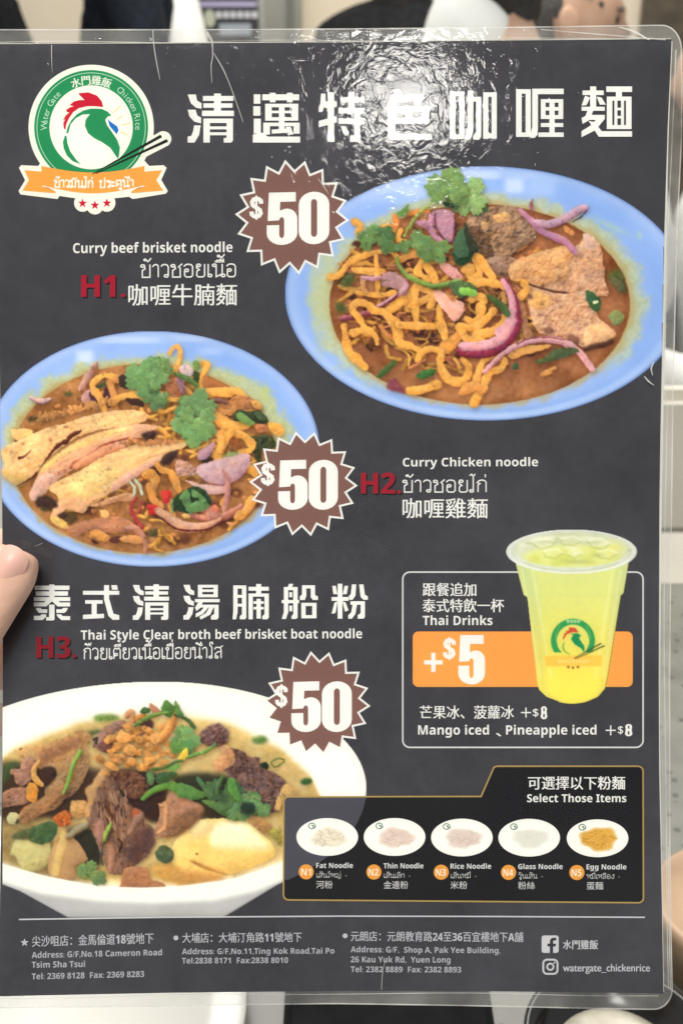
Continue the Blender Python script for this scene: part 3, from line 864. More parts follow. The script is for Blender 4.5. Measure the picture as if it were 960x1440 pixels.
lathe('pale_sauce', (q.x, q.y, .7505), [(.003, .0215), (.026, .0225), (.027, .0235), (.018, .0265), (.003, .0275)], noise_mat('pale_food', (.5, .46, .36), (.62, .58, .47), 120, .6), bw)
q = on_table(1040, 1262, .79)
tn = lathe('round_box', (q.x, q.y, .7505), [(.01, 0), (.036, 0), (.042, .03), (.042, .036), (.039, .037), (.036, .034), (.01, .033)], noise_mat('tan_wood', (.36, .24, .15), (.46, .31, .20), 30, .5))
tag(tn, 'round tan container on the stone table at the right edge', 'box')
# chair across the table, at the right edge
CH = noise_mat('grey_beige_vinyl', (.52, .48, .40), (.58, .54, .46), 5, .6, .2)
q = at(1010, 640, 1.22)
chr_ = empty('chair', (q.x, q.y, 0)); tag(chr_, 'grey beige chair with a black frame beyond the table, right edge', 'chair')
zt, zb_ = at(1010, 530, 1.22).z, at(1010, 770, 1.22).z
box('backrest', (q.x, q.y, (zt + zb_) / 2), (.36, .035, zt - zb_), CH, chr_, bev=.012); box('seat', (q.x, q.y + .22, .44), (.38, .40, .05), CH, chr_, bev=.015)
for x in (-.165, .165):
    box('leg', (q.x + x, q.y + .02, (zb_ + 0) / 2 - .002), (.025, .025, zb_ - .006), METAL, chr_, bev=.003); box('leg', (q.x + x, q.y + .40, .205), (.025, .025, .41), METAL, chr_, bev=.003)
# ================================================================== the laminated menu
base = at(465, 1400, DIST)
menu = empty('menu', base)
tag(menu, 'large laminated noodle menu on dark slate grey paper, held up by a thumb', 'menu')

def grid(x0f, x1f, ys, nx, lift):
    """rows of points over the sheet between two x-edges"""
    V, F = [], []
    for y in ys:
        for i in range(nx + 1):
            t = i / nx
            V.append((x0f(y) + (x1f(y) - x0f(y)) * t, y))
    V = np.array(V)
    n = nx + 1
    for j in range(len(ys) - 1):
        for i in range(nx):
            a = j * n + i
            F.append((a, a + n, a + n + 1, a + 1))
    return P(V[:, 0], V[:, 1], lift), np.array(F), V

SR_Y = [40, 60, 180, 320, 480, 600, 700, 950, 1080, 1200, 1390, 1420]
SR_X = [944, 943.5, 938, 933.5, 930.5, 928, 926.5, 925.5, 926, 928.5, 932, 932.5]
def sheet_r(y): return float(np.interp(y, SR_Y, SR_X))
def sheet_l(y): return 930 - sheet_r(y) + (0 if y > 600 else 0)
def sheet_t(x): return float(np.interp(x, [-20, 0, 240, 480, 700, 940], [62, 62, 61, 59.5, 57, 55]))
def sheet_b(x): return float(np.interp(x, [-10, 0, 240, 480, 700, 935], [1402, 1401, 1396, 1393.5, 1394, 1397]))

# slate paper: mottled, with faint chalky clouds
SLATE = mat('slate_print', rough=.75, spec=0.0)
nt, N, L, b = nodes(SLATE)
tc = N.new('ShaderNodeTexCoord')
na = N.new('ShaderNodeTexNoise'); na.inputs['Scale'].default_value = 34; na.inputs['Detail'].default_value = 9; na.inputs['Roughness'].default_value = .68
nb = N.new('ShaderNodeTexNoise'); nb.inputs['Scale'].default_value = 420; nb.inputs['Detail'].default_value = 2
mixn = N.new('ShaderNodeMath'); mixn.operation = 'MULTIPLY_ADD'; mixn.inputs[1].default_value = .22
rp = N.new('ShaderNodeValToRGB')
rp.color_ramp.elements[0].position, rp.color_ramp.elements[1].position = .4, .78
rp.color_ramp.elements[0].color = (*ink((66, 65, 68)), 1)
rp.color_ramp.elements[1].color = (*ink((82, 81, 86)), 1)
L.new(tc.outputs['Object'], na.inputs['Vector']); L.new(tc.outputs['Object'], nb.inputs['Vector'])
L.new(nb.outputs['Fac'], mixn.inputs[0]); L.new(na.outputs['Fac'], mixn.inputs[2])
L.new(mixn.outputs[0], rp.inputs[0]); L.new(rp.outputs[0], b.inputs['Base Color'])

pr = Print(0)
edge = [(x, sheet_t(x)) for x in np.linspace(sheet_l(62), sheet_r(56), 24)]
edge += [(sheet_r(y), y) for y in np.linspace(80, 1380, 53)]
edge += [(x, sheet_b(x)) for x in np.linspace(sheet_r(1397), sheet_l(1401), 24)]
edge += [(sheet_l(y), y) for y in np.linspace(1380, 80, 53)]
pr.poly(edge, SHEET)
paper = pr.build('printed_sheet', menu)
paper.data.materials[0] = SLATE

# the white cut edge of the paper shows down the right side
pr = Print(-0.0003)
yy = np.linspace(58, 1395, 60)
wid = np.interp(yy, [58, 200, 330, 460, 640, 760, 1000, 1200, 1395], [1.2, 1.6, 3.2, 3.2, 3.8, 2.8, 1.6, 1.2, .6])
pr.strip([(sheet_r(y) - 1, y) for y in yy], [(sheet_r(y) + w, y) for y, w in zip(yy, wid)], (236, 234, 224))
pr.strip([(x, sheet_t(x) + 1) for x in np.linspace(-10, 943, 30)], [(x, sheet_t(x) - 1.3) for x in np.linspace(-10, 943, 30)], (205, 200, 190))
pr.build('paper_edge', menu)

# ---- headings
pr = Print(.0001)
display(pr, '清邁特色咖喱麵', [(264,131.5,329,200.5),(355.5,130.5,422,200.5),(448,129.5,512,199.5),(540,128.5,607,198),(632,127,698,196.5),(725,124,792,194),(817,121.5,888,193)], WHITE)
pr.build('heading', menu, 'white square heading of seven characters across the top')
pr = Print(.0001)
hx = [48, 117, 187, 258, 327, 396, 466]
display(pr, '泰式清湯腩船粉', [(x, 822 - i * .2, x + 51, 872.5 - i * .4) for i, x in enumerate(hx)], WHITE)
pr.build('heading', menu, 'white square heading of seven characters above the lowest dish')

# ---- dish names with their red codes
RED, REDS = (178, 42, 62), (38, 34, 38)
def code(s, x0, x1, top, base, RED=RED):
    p = Print(.0001)
    put(p, s, x0 + 2, x1 + 2, top + 2, base + 2, REDS, fat=.6)
    put(p, s, x0, x1, top, base, RED, fat=.55)
    return p.build('item_code', menu)
code('H1.', 115, 176, 387, 417.5)
code('H2.', 508, 563, 665, 694, (170, 40, 58))
code('H3.', 52, 107, 895, 925, (146, 36, 52))
def name(en, th, zh):
    p = Print(.0001); put(p, *en[:5], WHITE, en[5]); o = p.build('dish_name', menu)
    p = Print(.0001); thai(p, *th[:5], WHITE, th[5]); p.build('name_line', o)
    if zh:
        p = Print(.0001); han(p, *zh[:5], WHITE, zh[5]); p.build('name_line', o)
name(('Curry beef brisket noodle', 103, 327, 342, 356, -1.6), ('ข้าวซอยเนื้อ', 197, 331, 372, 390, -1), ('咖喱牛腩麵', 181, 333, 401, 430, -.5))
name(('Curry Chicken noodle', 566, 756, 644, 656, -.5), ('ข้าวซอยไก่', 565, 683, 675, 692, 0), ('咖喱雞麵', 566, 685, 702, 729, 0))
name(('Thai Style Clear broth beef brisket boat noodle', 114, 509, 886.5, 899.5, -2), ('ก๊วยเตี๋ยวเนื้อเปื่อยน้ำใส', 117, 311, 911.5, 927, -1.5), None)

# ---- price bursts
BROWN = (138, 102, 93)
def burst(cx, cy, rx, ry, ph, s5, s0, sd):
    p = Print(.00009)
    pts = []
    for i in range(36):
        k = 1 if i % 2 == 0 else .815
        a = R(ph + i * 10)
        pts.append((cx + rx * k * math.cos(a), cy - ry * k * math.sin(a)))
    p.poly(pts, WHITE)
    o = p.build('price_badge', menu)
    p = Print(.0001)
    p.poly([(cx + (x - cx) * .935, cy + (y - cy) * .935) for x, y in pts], BROWN); p.build('badge_face', o)
    p = Print(.00012)
    num(p, '5', *s5, WHITE, -1); num(p, '0', *s0, WHITE, -1); dollar(p, *sd, WHITE); p.build('price', o)
burst(410.7, 305.5, 80.5, 81.5, -3, (375, 271, 418, 345), (420, 270, 463, 344), (351, 275, 370, 309))
burst(426.5, 680.3, 76.5, 74.5, -2, (391, 647.5, 432.5, 717.5), (434, 647, 475, 717.5), (367, 650, 386.5, 683.5))
burst(446, 989, 75, 74, -3, (409.5, 959, 451, 1030), (452.5, 958.5, 494.5, 1030), (387, 962, 404.5, 995.5))

# ---- the round house emblem
def Z(x, y): return (x / 3.692, 60 + y / 3.692)
def ZZ(*c): return [Z(c[i], c[i + 1]) for i in range(0, len(c), 2)]
CREAM = (249, 250, 236); GREEN = (50, 150, 96); MINT = (196, 232, 205); ORG = (246, 172, 82); EMR = (205, 36, 62)
cx, cy = 128.5, 179
p = Print(.00008)
p.ell(cx, cy, 88, 88, CREAM, n=96)
p.line(ZZ(500, 680, 860, 495), 22, CREAM); p.ell(*Z(848, 500), 11.5, 11, CREAM, n=24)
p.poly(ZZ(100,650,112,636,200,640,230,600,740,600,775,640,850,636,866,650,838,712,872,770,862,784,690,812,670,800,480,820,310,796,300,812,108,788,98,770,132,714), CREAM)
for q in ((430, 832), (494, 846), (556, 832)): p.ell(*Z(*q), 12, 12.5, CREAM, n=24)
logo = p.build('emblem', menu, 'round green rooster emblem with orange ribbon in the top left corner')
p = Print(.0001); p.ell(cx, cy, 80, 80.5, GREEN, n=96); p.ell(cx, cy, 76.6, 77, MINT, hole=(75.7, 76.1), n=90); p.ell(cx, cy, 58.5, 59, CREAM, n=90)
p.build('ring', logo)
p = Print(.000115)
def arc_text(s, r, a0, a1, size, heavy, squash=1.0, col=MINT):
    """letters along the ring, clockwise from a0 to a1 (degrees, 0 = up)"""
    n = len(s)
    for i, ch in enumerate(s):
        if ch == ' ': continue
        a = R(a0 + (a1 - a0) * i / (n - 1))
        v, f = glyphs(ch)
        gx, gy = (v[:, 0] - (v[:, 0].min() + v[:, 0].max()) / 2) * size * squash, (v[:, 1] - .35) * size
        X = cx + (r + gy) * math.sin(a) + gx * math.cos(a)
        Y = cy - (r + gy) * math.cos(a) + gx * math.sin(a)
        for dx in ((-.25, .25) if heavy else (0,)):
            p.tri(list(zip(X + dx, Y)), f, col)
arc_text('水門雞飯', 66, -19, 19, 14.5, True, col=CREAM)
arc_text('Water Gate', 66.5, -88, -45, 12.5, False)
arc_text('Chicken Rice', 66.5, 38, 91, 12.5, False)
p.build('ring_lettering', logo)
p = Print(.000115)
p.poly(ZZ(410,262,460,258,505,275,530,305,537,335,500,330,455,330,410,340,380,362,358,395,345,425,341,452,332,445,330,415,340,398,328,405,342,378,362,362,350,362,344,350,365,335,385,330,362,325,385,305,415,298,440,298,412,270), EMR)
p.build('rooster_comb', logo)
p = Print(.000115)
p.poly(ZZ(345,470,352,440,372,402,400,372,435,352,475,342,530,344,560,358,580,378,560,384,548,400,556,428,585,468,610,505,624,545,618,590,612,602,598,582,574,546,530,516,490,496,458,470,442,432,446,400,468,371,430,373,395,392,368,424,356,470), GREEN)
p.poly(ZZ(338,482,328,515,332,548,348,585,378,615,420,631,394,604,366,564,352,524,347,485), GREEN)
p.build('rooster_head', logo)
p = Print(.000115); p.poly(ZZ(560,395,572,408,610,435,617,455,607,476,590,456,570,432), (32, 120, 200)); p.build('rooster_beak', logo)
p = Print(.000115)
for q in ((585,365,628,328),(606,400,640,378),(630,428,676,418),(626,462,664,480)): p.line(ZZ(*q), 1.3, (244, 208, 120))
p.build('sun_ray', logo)
p = Print(.00012)
p.poly(ZZ(128,662,222,670,222,748,290,772,290,782,118,768,152,714), ORG); p.poly(ZZ(842,662,748,670,748,748,682,772,682,782,848,768,812,714), ORG)
p.poly(ZZ(222,748,290,772,250,752), (200, 130, 60)); p.poly(ZZ(748,748,682,772,720,752), (200, 130, 60))
a_ = [Z(216 + 535 * t, 640 + 34 * math.sin(math.pi * t)) for t in np.linspace(0, 1, 20)]
b_ = [Z(220 + 528 * t, 740 + 42 * math.sin(math.pi * t)) for t in np.linspace(0, 1, 20)]
p.strip(a_, b_, ORG)
thai(p, 'ข้าวมันไก่', *Z(282, 0)[:1], *Z(482, 0)[:1], Z(0, 712)[1], Z(0, 750)[1], CREAM, 1.0, w=.2)
thai(p, 'ประตูน้ำ', *Z(516, 0)[:1], *Z(692, 0)[:1], Z(0, 716)[1], Z(0, 753)[1], CREAM, -1.4, w=.2)
p.build('ribbon', logo)
p = Print(.00014)
for q in ((480, 683, 838, 484), (498, 680, 870, 507)):
    a_, b_ = np.array(Z(*q[:2])), np.array(Z(*q[2:]))
    p.line([a_, b_], [1.2, 4.4], (14, 14, 16))
p.build('chopsticks', logo)
p = Print(.00012)
def star(p, x, y, r, col):
    p.poly([(x + r * (1 if i % 2 == 0 else .42) * math.sin(R(36 * i)), y - r * (1 if i % 2 == 0 else .42) * math.cos(R(36 * i))) for i in range(10)], col)
for q in ((430, 834), (494, 844), (556, 833)): star(p, *Z(*q), 6.8, EMR)
p.build('star_row', logo)

# ---- drinks panel
p = Print(.00006); p.rrect(566, 804.5, 903.5, 1051, 10, (226, 226, 226), 2.2)
panel = p.build('drink_panel', menu)
p = Print(.00007); p.rrect(580, 888, 889, 966, 8, (250, 172, 88)); p.build('price_band', panel)
p = Print(.0001)
p.poly([(596, 928.5), (606, 928.5), (606, 918), (612, 918), (612, 928.5), (622, 928.5), (622, 934.5), (612, 934.5), (612, 945), (606, 945), (606, 934.5), (596, 934.5)], WHITE)
dollar(p, 622.5, 896, 640.5, 928, WHITE); num(p, '5', 644, 893, 681.5, 962.5, WHITE)
p.build('price', panel)
p = Print(.0001)
han(p, '跟餐追加', 594, 669, 820.5, 838.5, WHITE); han(p, '泰式特飲一杯', 594, 708, 843, 861, WHITE); put(p, 'Thai Drinks', 594, 692, 866, 879, WHITE)
p.build('drink_title', panel)
p = Print(.0001)
han(p, '芒果冰、菠蘿冰', 590, 722, 993, 1011, WHITE, fat=.25)
put(p, 'Mango iced', 587.5, 687, 1020, 1033, WHITE); han(p, '、', 697, 704, 1021, 1036, WHITE); put(p, 'Pineapple iced', 711, 838, 1020, 1033, WHITE)
for x, y in ((739, 1002), (858, 1027)):
    p.poly([(x - 7, y - .9), (x - .9, y - .9), (x - .9, y - 7), (x + .9, y - 7), (x + .9, y - .9), (x + 7, y - .9), (x + 7, y + .9), (x + .9, y + .9), (x + .9, y + 7), (x - .9, y + 7), (x - .9, y + .9), (x - 7, y + .9)], WHITE)
put(p, '$', 748.5, 756.5, 996.5, 1008.5, WHITE, ref='$'); num(p, '8', 759.5, 993, 769, 1011.5, WHITE)
put(p, '$', 868, 875.5, 1021, 1033, WHITE, ref='$'); num(p, '8', 878, 1018, 888.5, 1035.5, WHITE)
p.build('flavour_line', panel)

# ---- noodle choice panel
GOLD = (188, 158, 96)
def panel_pts(k=0):
    r = 7
    q = []
    def cor(cx_, cy_, a, rr=r):
        for i in range(6):
            t = R(a + 18 * i); q.append((cx_ + (rr - k) * math.cos(t), cy_ + (rr - k) * math.sin(t)))
    cor(896.5, 1084.5, -90); cor(897, 1262.5, 0); cor(405.5, 1258.5, 90); cor(406, 1127.5, 180)
    q += [(676 - k * .3, 1120 + k), (694 + k * .6, 1079 + k), (698, 1077.5 + k)]
    return q
p = Print(.000075)
p.poly(panel_pts(0), (44, 43, 45)); npanel = p.build('noodle_panel', menu)
# the white dish shows dimly through the panel
def d3rim(t): return (243 + 272 * math.cos(t), 1113 + 157 * math.sin(t))
p = Print(.000082)
ts = np.linspace(-.0, 1.3, 40)
rim = [(515.2, 1120)] + [q for q in ((d3out(t)) for t in np.linspace(.045, .93, 30)) if q[1] > 1120.5 and q[0] > 399]
p.poly([(400, 1120.5)] + rim + [(400, rim[-1][1])], (86, 86, 94)); p.build('dimmed_dish', npanel)
p = Print(.00009); p.line(panel_pts(0), 2.1, GOLD, True); p.build('panel_outline', npanel)
p = Print(.0001); han(p, '可選擇以下粉麵', 742, 878, 1092.5, 1110.5, WHITE); put(p, 'Select Those Items', 740.5, 880, 1117, 1128, WHITE)
p.build('panel_title', npanel)
rng = random.Random(4)
bowls = [(460,1177,(236,226,204)),(554.5,1177,(228,208,194)),(649,1177.8,(226,208,196)),(743.5,1178,(226,224,212)),(839.5,1178.8,(226,178,84))]
lbl = ['white bowl of wide flat noodles','white bowl of thin pinkish noodles','white bowl of fine rice noodles','white bowl of pale glass noodles','white bowl of yellow egg noodles']
texts = [('Fat Noodle','เส้นใหญ่ •','河粉',444.5,496,488,467.5),('Thin Noodle','เส้นเล็ก •','金邊粉',539,595,577,573.5),('Rice Noodle','เส้นหมี่ •','米粉',633,690,670,656.5),
         ('Glass Noodle','วุ้นเส้น •','粉絲',728,790.5,763,751.5),('Egg Noodle','หมี่เหลือง •','蛋麵',824,880,871,847.5)]
for k, ((bx, by, nc), t) in enumerate(zip(bowls, texts)):
    p = Print(.000105); p.ell(bx, by, 43.3, 26.6, (250, 250, 242), n=64)
    bo = p.build('noodle_bowl', npanel, lbl[k])
    p = Print(.000115)
    hx_, hy_ = (24, 13) if k != 4 else (24, 15.5)
    w_ = np.array((250, 250, 242.))
    for g in (1.12, 1.0, .88):                                      # heaped noodles fade into the white bowl
        q = []
        for i in range(30):
            a = 2 * math.pi * i / 30; rr = g * (1 + .09 * math.sin(3 * a + k) + .06 * math.sin(7 * a + 2 * k))
            q.append((bx + 2 + hx_ * rr * math.cos(a), by + 1 + hy_ * rr * math.sin(a)))
        f_ = {1.12: .35, 1.0: .7, .88: .9}[g] if k != 4 else {1.12: .5, 1.0: .9, .88: 1}[g]
        p.poly(q, tuple(w_ + (np.array(nc) - w_) * f_))
    for i in range(46 if k != 3 else 18):                           # strands
        a = rng.uniform(0, 6.28); rr = math.sqrt(rng.random()) * .86
        x, y = bx + 2 + hx_ * rr * math.cos(a), by + 1 + hy_ * rr * math.sin(a)
        th = rng.uniform(0, 3.14); l = rng.uniform(2.5, 7); cv = rng.uniform(-2, 2)
        tone = rng.uniform(-22, 16) if k != 4 else rng.uniform(-48, 24)
        if k == 3: tone *= .4
        pts = [(x - l * math.cos(th), y - .6 * l * math.sin(th)), (x + cv * math.sin(th), y + cv * math.cos(th)), (x + l * math.cos(th), y + .6 * l * math.sin(th))]
        p.line(pts, 2.0 if k == 0 else 1.0, tuple(np.clip(np.array(nc) + tone, 20, 250)))
    p.build('noodles', bo)
    p = Print(.00012)                                               # tiny emblem printed on the bowl
    ex, ey = bx - 21.5, by - 15.5
    p.ell(ex, ey, 5.2, 4.6, (70, 128, 100), hole=(3.9, 3.4), n=20); p.poly([(ex - 1, ey - 2), (ex + 2.6, ey - 1), (ex + 3, ey + 2.6), (ex + .5, ey + .4)], (60, 120, 92)); p.line([(ex, ey + 4), (ex + 6, ey + 1)], .8, (60, 60, 60))
    p.build('bowl_emblem', bo)
    p = Print(.000105); p.ell(bx - 29.6 + (.6 if k else 0), 1226 + .25 * k, 10.6, 10.6, (240, 168, 78), n=32)
    put(p, 'N%d' % (k + 1), bx - 36.5, bx - 22.5, 1221.5 + .25 * k, 1231 + .25 * k, (250, 240, 215))
    p.build('number_disc', npanel)
    p = Print(.000105)
    put(p, t[0], t[3], t[4], 1213.5 + .5 * k, 1220.6 + .5 * k, (232, 232, 230)); thai(p, t[1], t[3], t[5], 1228.2 + .4 * k, 1234 + .4 * k, (205, 205, 204), w=.12); han(p, t[2], t[3], t[6], 1239 + .4 * k, 1249.5 + .4 * k, (222, 222, 220), fat=0)
    p.build('noodle_name', npanel)

# ---- foot of the page
p = Print(.00009); p.line([(27, 1293), (110, 1291.7), (240, 1289.8), (480, 1288.3), (700, 1288.8), (906, 1290)], 1.9, (214, 214, 216)); p.build('rule_line', menu)
def foot(dot, zh, lines):
    p = Print(.0001)
    if dot[0] == 'star': star(p, dot[1], dot[2], 6, (200, 200, 204))
    else: p.ell(dot[1], dot[2], 3.4, 3.4, (205, 205, 208), n=20)
    han(p, *zh[:5], (200, 200, 204), zh[5], fat=.15)
    o = p.build('branch_name', menu)
    p = Print(.0001)
    for s, x0, x1, top, bs, sl in lines: put(p, s, x0, x1, top, bs, GREY, sl, heavy=True)
    p.build('branch_address', o)
foot(('star', 35, 1325.5), ('尖沙咀店：金馬倫道18號地下', 45.5, 216, 1317, 1331.5, -4.5),
     [('Address: G/F,No.18 Cameron Road', 45, 228, 1339, 1347.3, -4), ('Tsim Sha Tsui', 45, 120, 1352.5, 1361, -1.2), ('Tel: 2369 8128  Fax: 2369 8283', 45, 203, 1369, 1377.3, -3.5)])
foot(('dot', 247.5, 1319), ('大埔店：大埔汀角路11號地下', 256.5, 424, 1312.5, 1326, -1.2),
     [('Address: G/F,No.11,Ting Kok Road,Tai Po', 256, 470, 1334, 1342, -1), ('Tel:2838 8171  Fax:2838 8010', 256, 405, 1347, 1355, -.8)])
foot(('dot', 485, 1316), ('元朗店：元朗教育路24至36百宜樓地下A舖', 493, 735, 1310, 1323.5, 1.4),
     [('Address: G/F,  Shop A, Pak Yee Building,', 493, 703, 1331, 1339, 1.6), ('26 Kau Yuk Rd,  Yuen Long', 493, 633, 1345, 1353.2, .6), ('Tel: 2382 8889  Fax: 2382 8893', 493, 648, 1359, 1367, .6)])
p = Print(.00009)
p.rrect(761, 1315.5, 785, 1340, 3.5, (212, 212, 214))
DK = (66, 66, 71)
p.poly([(772.5, 1340.2), (772.5, 1331), (769, 1331), (769, 1327), (772.5, 1327), (772.5, 1323), (774, 1320), (777, 1318.6), (781.5, 1318.8), (781.5, 1322.6), (778.6, 1322.6), (777.2, 1323.6), (777.2, 1327), (781.3, 1327), (780.6, 1331), (777.2, 1331), (777.2, 1340.2)], DK)
han(p, '水門雞飯', 791, 840, 1322.5, 1335, (205, 205, 208))
p.build('social_contact', menu, 'square icon with a letter and four characters')
p = Print(.00009)
p.rrect(763.2, 1349.5, 783.3, 1369.5, 5.5, (212, 212, 214), 2.6); p.ell(773.2, 1359.5, 5.6, 5.6, (212, 212, 214), hole=(3.2, 3.2), n=32); p.ell(779, 1353.8, 1.3, 1.3, (212, 212, 214), n=12)
v_, f_ = glyphs('watergate_chickenrice')
put(p, 'watergate_chickenrice', 791, 913, 1355.5, 1366, (205, 205, 208), 0, heavy=False, fat=.2)
p.build('social_contact', menu, 'camera icon with a lower case account name')
# ================================================================== the three printed dish photographs
NOO = (236, 178, 94); NOH = (252, 210, 130); NOL = (184, 120, 60)
LEAF = (112, 150, 82); LEAFH = (158, 190, 122); LEAFD = (48, 74, 46)
ONI = (206, 160, 168); ONH = (236, 200, 204); ONL = (142, 88, 104)

def erad(cv, cx, cy, rx, ry): return np.hypot((cv.X - cx) / rx, (cv.Y - cy) / ry)
def sst(x, a, b): t = np.clip((x - a) / (b - a), 0, 1); return t * t * (3 - 2 * t)
ALL = (slice(None), slice(None))

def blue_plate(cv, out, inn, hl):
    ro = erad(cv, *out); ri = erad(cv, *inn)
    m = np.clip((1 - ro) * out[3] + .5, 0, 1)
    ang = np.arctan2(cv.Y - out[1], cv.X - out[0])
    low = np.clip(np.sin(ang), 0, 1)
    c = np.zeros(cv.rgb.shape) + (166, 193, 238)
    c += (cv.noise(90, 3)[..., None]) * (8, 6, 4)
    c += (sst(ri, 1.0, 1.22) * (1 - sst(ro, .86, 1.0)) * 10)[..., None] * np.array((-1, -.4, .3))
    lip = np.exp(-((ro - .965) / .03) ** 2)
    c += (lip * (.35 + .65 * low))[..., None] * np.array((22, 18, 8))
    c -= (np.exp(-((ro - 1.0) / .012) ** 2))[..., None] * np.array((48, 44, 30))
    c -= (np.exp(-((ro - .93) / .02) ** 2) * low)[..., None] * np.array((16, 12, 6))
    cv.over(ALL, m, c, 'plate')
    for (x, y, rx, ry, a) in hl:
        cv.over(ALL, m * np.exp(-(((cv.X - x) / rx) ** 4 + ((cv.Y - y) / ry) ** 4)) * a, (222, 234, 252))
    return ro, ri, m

# ---------------------------------------------------------------- curry beef (upper right)
def dish_beef():
    cv = Canvas(398, 231, 942, 593, 3)
    OUT = (683, 412.3, 283, 179); INN = (674, 428, 211, 141)
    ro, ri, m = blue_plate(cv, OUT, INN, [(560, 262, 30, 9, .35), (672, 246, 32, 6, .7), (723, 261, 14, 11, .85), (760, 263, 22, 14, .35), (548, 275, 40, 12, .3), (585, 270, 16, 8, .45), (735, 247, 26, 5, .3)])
    n = cv.noise(16, 4); n2 = cv.noise(5, 3)
    top = sst(np.arctan2(cv.Y - 428, cv.X - 674), .6, .2) + sst(np.arctan2(cv.Y - 428, cv.X - 674), 2.3, 2.7)
    st = (1 - sst(ri + .05 * n, 1.06, 1.15)) * np.clip(top, 0, 1) * m
    cv.over(ALL, st * .68, np.array((206, 208, 146)) + n2[..., None] * 14)
    cv.over(ALL, (1 - sst(ri + .03 * n, 1.0, 1.06)) * m * .7, (196, 172, 112))
    cv.over(ALL, (1 - sst(np.hypot((cv.X - 452) / 22, (cv.Y - 400) / 110) + .25 * n, .6, 1.1)) * .6 * m, (204, 208, 158))
    cv.over(ALL, (np.exp(-((cv.X - 858) / 24) ** 2 - ((cv.Y - 318 - (cv.X - 858) * .45) / 5) ** 2) * .6 + np.exp(-((cv.X - 898) / 4) ** 2 - ((cv.Y - 331) / 5) ** 2) * .7) * m, (190, 216, 190))
    b = np.clip((1 - ri) * 141 + .5 + n2 * .6, 0, 1)
    t = cv.noise(40, 4)[..., None]
    broth = np.array((154, 101, 68)) + t * np.array((28, 24, 18)) + n2[..., None] * 9
    broth = broth + sst(cv.Y, 500, 560)[..., None] * np.array((16, 18, 12)) - (sst(ri, .93, 1.0) * 16)[..., None]
    cv.over(ALL, b, broth, 'broth')
    cv.clip = np.clip((1.0 - ri) * 141 + 8, 0, 1)
    cv.ragged(1.1, 5)
    # jumble of noodles and dark gaps under the traced pieces
    inside = lambda x, y: 482 < x < 800 and 300 < y < 520 and ((x - 640) / 170) ** 2 + ((y - 410) / 108) ** 2 < 1
    def gap(x, y): cv.blob([(x + 10 * math.cos(a) * cv.rs.uniform(.4, 1.2), y + 7 * math.sin(a) * cv.rs.uniform(.4, 1.2)) for a in np.arange(0, 6.2, 1)], (78, 48, 36), 'broth', shadow=0, feather=1, tex=(1, 4))
    cv.scatter(95, inside, gap)
    def bit(x, y):
        a = cv.rs.uniform(0, 6.28); L_ = cv.rs.uniform(10, 26); k = cv.rs.uniform(-9, 9)
        c = np.array(NOO) * cv.rs.uniform(.72, 1.0)
        cv.ribbon([(x - L_ * math.cos(a), y - L_ * .7 * math.sin(a)), (x + k * math.sin(a), y - k * math.cos(a)), (x + L_ * math.cos(a), y + L_ * .7 * math.sin(a))], cv.rs.uniform(3, 6.5), c, 'noodles', flat=.6, wob=.15)
    cv.scatter(120, inside, bit)
    def crumb(x, y): cv.blob([(x + cv.rs.uniform(2, 5) * math.cos(a), y + cv.rs.uniform(2, 4) * math.sin(a)) for a in np.arange(0, 6.2, 1.1)], np.array((178, 112, 70)) * cv.rs.uniform(.6, 1.25), 'broth', shadow=.3, edge=2)
    cv.scatter(190, inside, crumb)
    def shred(x, y):
        a = cv.rs.uniform(-.6, .9); L_ = cv.rs.uniform(5, 12)
        cv.ribbon([(x - L_ * math.cos(a), y - L_ * math.sin(a)), (x + cv.rs.uniform(-2, 2), y + cv.rs.uniform(-2, 2)), (x + L_ * math.cos(a), y + L_ * math.sin(a))], cv.rs.uniform(1.5, 4), np.array((176, 118, 84)) * cv.rs.uniform(.55, 1.25), 'broth', shadow=.5)
    cv.scatter(120, inside, shred)
    A, B, C, D, E_, F, G, H = (tf(*o, 6) for o in ((480,230),(620,240),(740,270),(460,350),(600,350),(740,380),(480,450),(620,450)))
    cv.clip = np.ones((cv.h, cv.w))
    # broth-side specks of herb
    for q in (D(120,250,200,200,240,240,190,320,110,300), D(90,450,130,460,170,520,100,540,70,500), F(690,20,780,0,820,60,830,190,760,160,700,90)):
        cv.blob(q, (86, 92, 52), 'herbs', shadow=0, feather=2, tex=(2, 4), rough=.4)
    # beef
    MEAT = dict(tex=(2.6, 6), rough=.5, bump=1.1)
    cv.blob(B(220,400,330,330,480,300,620,310,760,430,800,560,700,640,600,700,520,800,400,800,320,720,250,560), (168, 134, 106), 'beef', hi=(204, 168, 136), lo=(92, 68, 54), edge=6, spots=((96, 74, 60), 7, .55), jag=.5, **MEAT)
    cv.blob(B(240,470,340,500,420,620,440,720,330,740,270,620), (110, 84, 66), 'beef', shadow=0, edge=4, tex=(3, 3), rough=.6)
    for q in (B(440,380,520,350,580,370,570,420,500,440,450,420), B(340,440,390,440,400,480,350,490)):
        cv.blob(q, (224, 176, 120), 'beef', shadow=0, edge=3, tex=(2, 3))
    cv.blob(E_(520,90,640,60,760,90,780,160,680,200,600,190), (176, 140, 118), 'beef', hi=(206, 172, 148), lo=(90, 64, 54), **MEAT)
    cv.blob(E_(480,160,600,150,700,190,700,240,620,230,540,220), (150, 116, 96), 'beef', hi=(186, 150, 128), lo=(80, 58, 48), **MEAT)
    cv.blob(C(330,520,440,440,520,350,600,420,630,480,650,640,660,760,690,860,600,880,480,850,330,850,150,820,200,700), (220, 176, 140), 'beef', hi=(240, 206, 170), lo=(164, 116, 92), edge=7, spots=((176, 128, 100), 4, .32), tex=(1.8, 6), rough=.35)
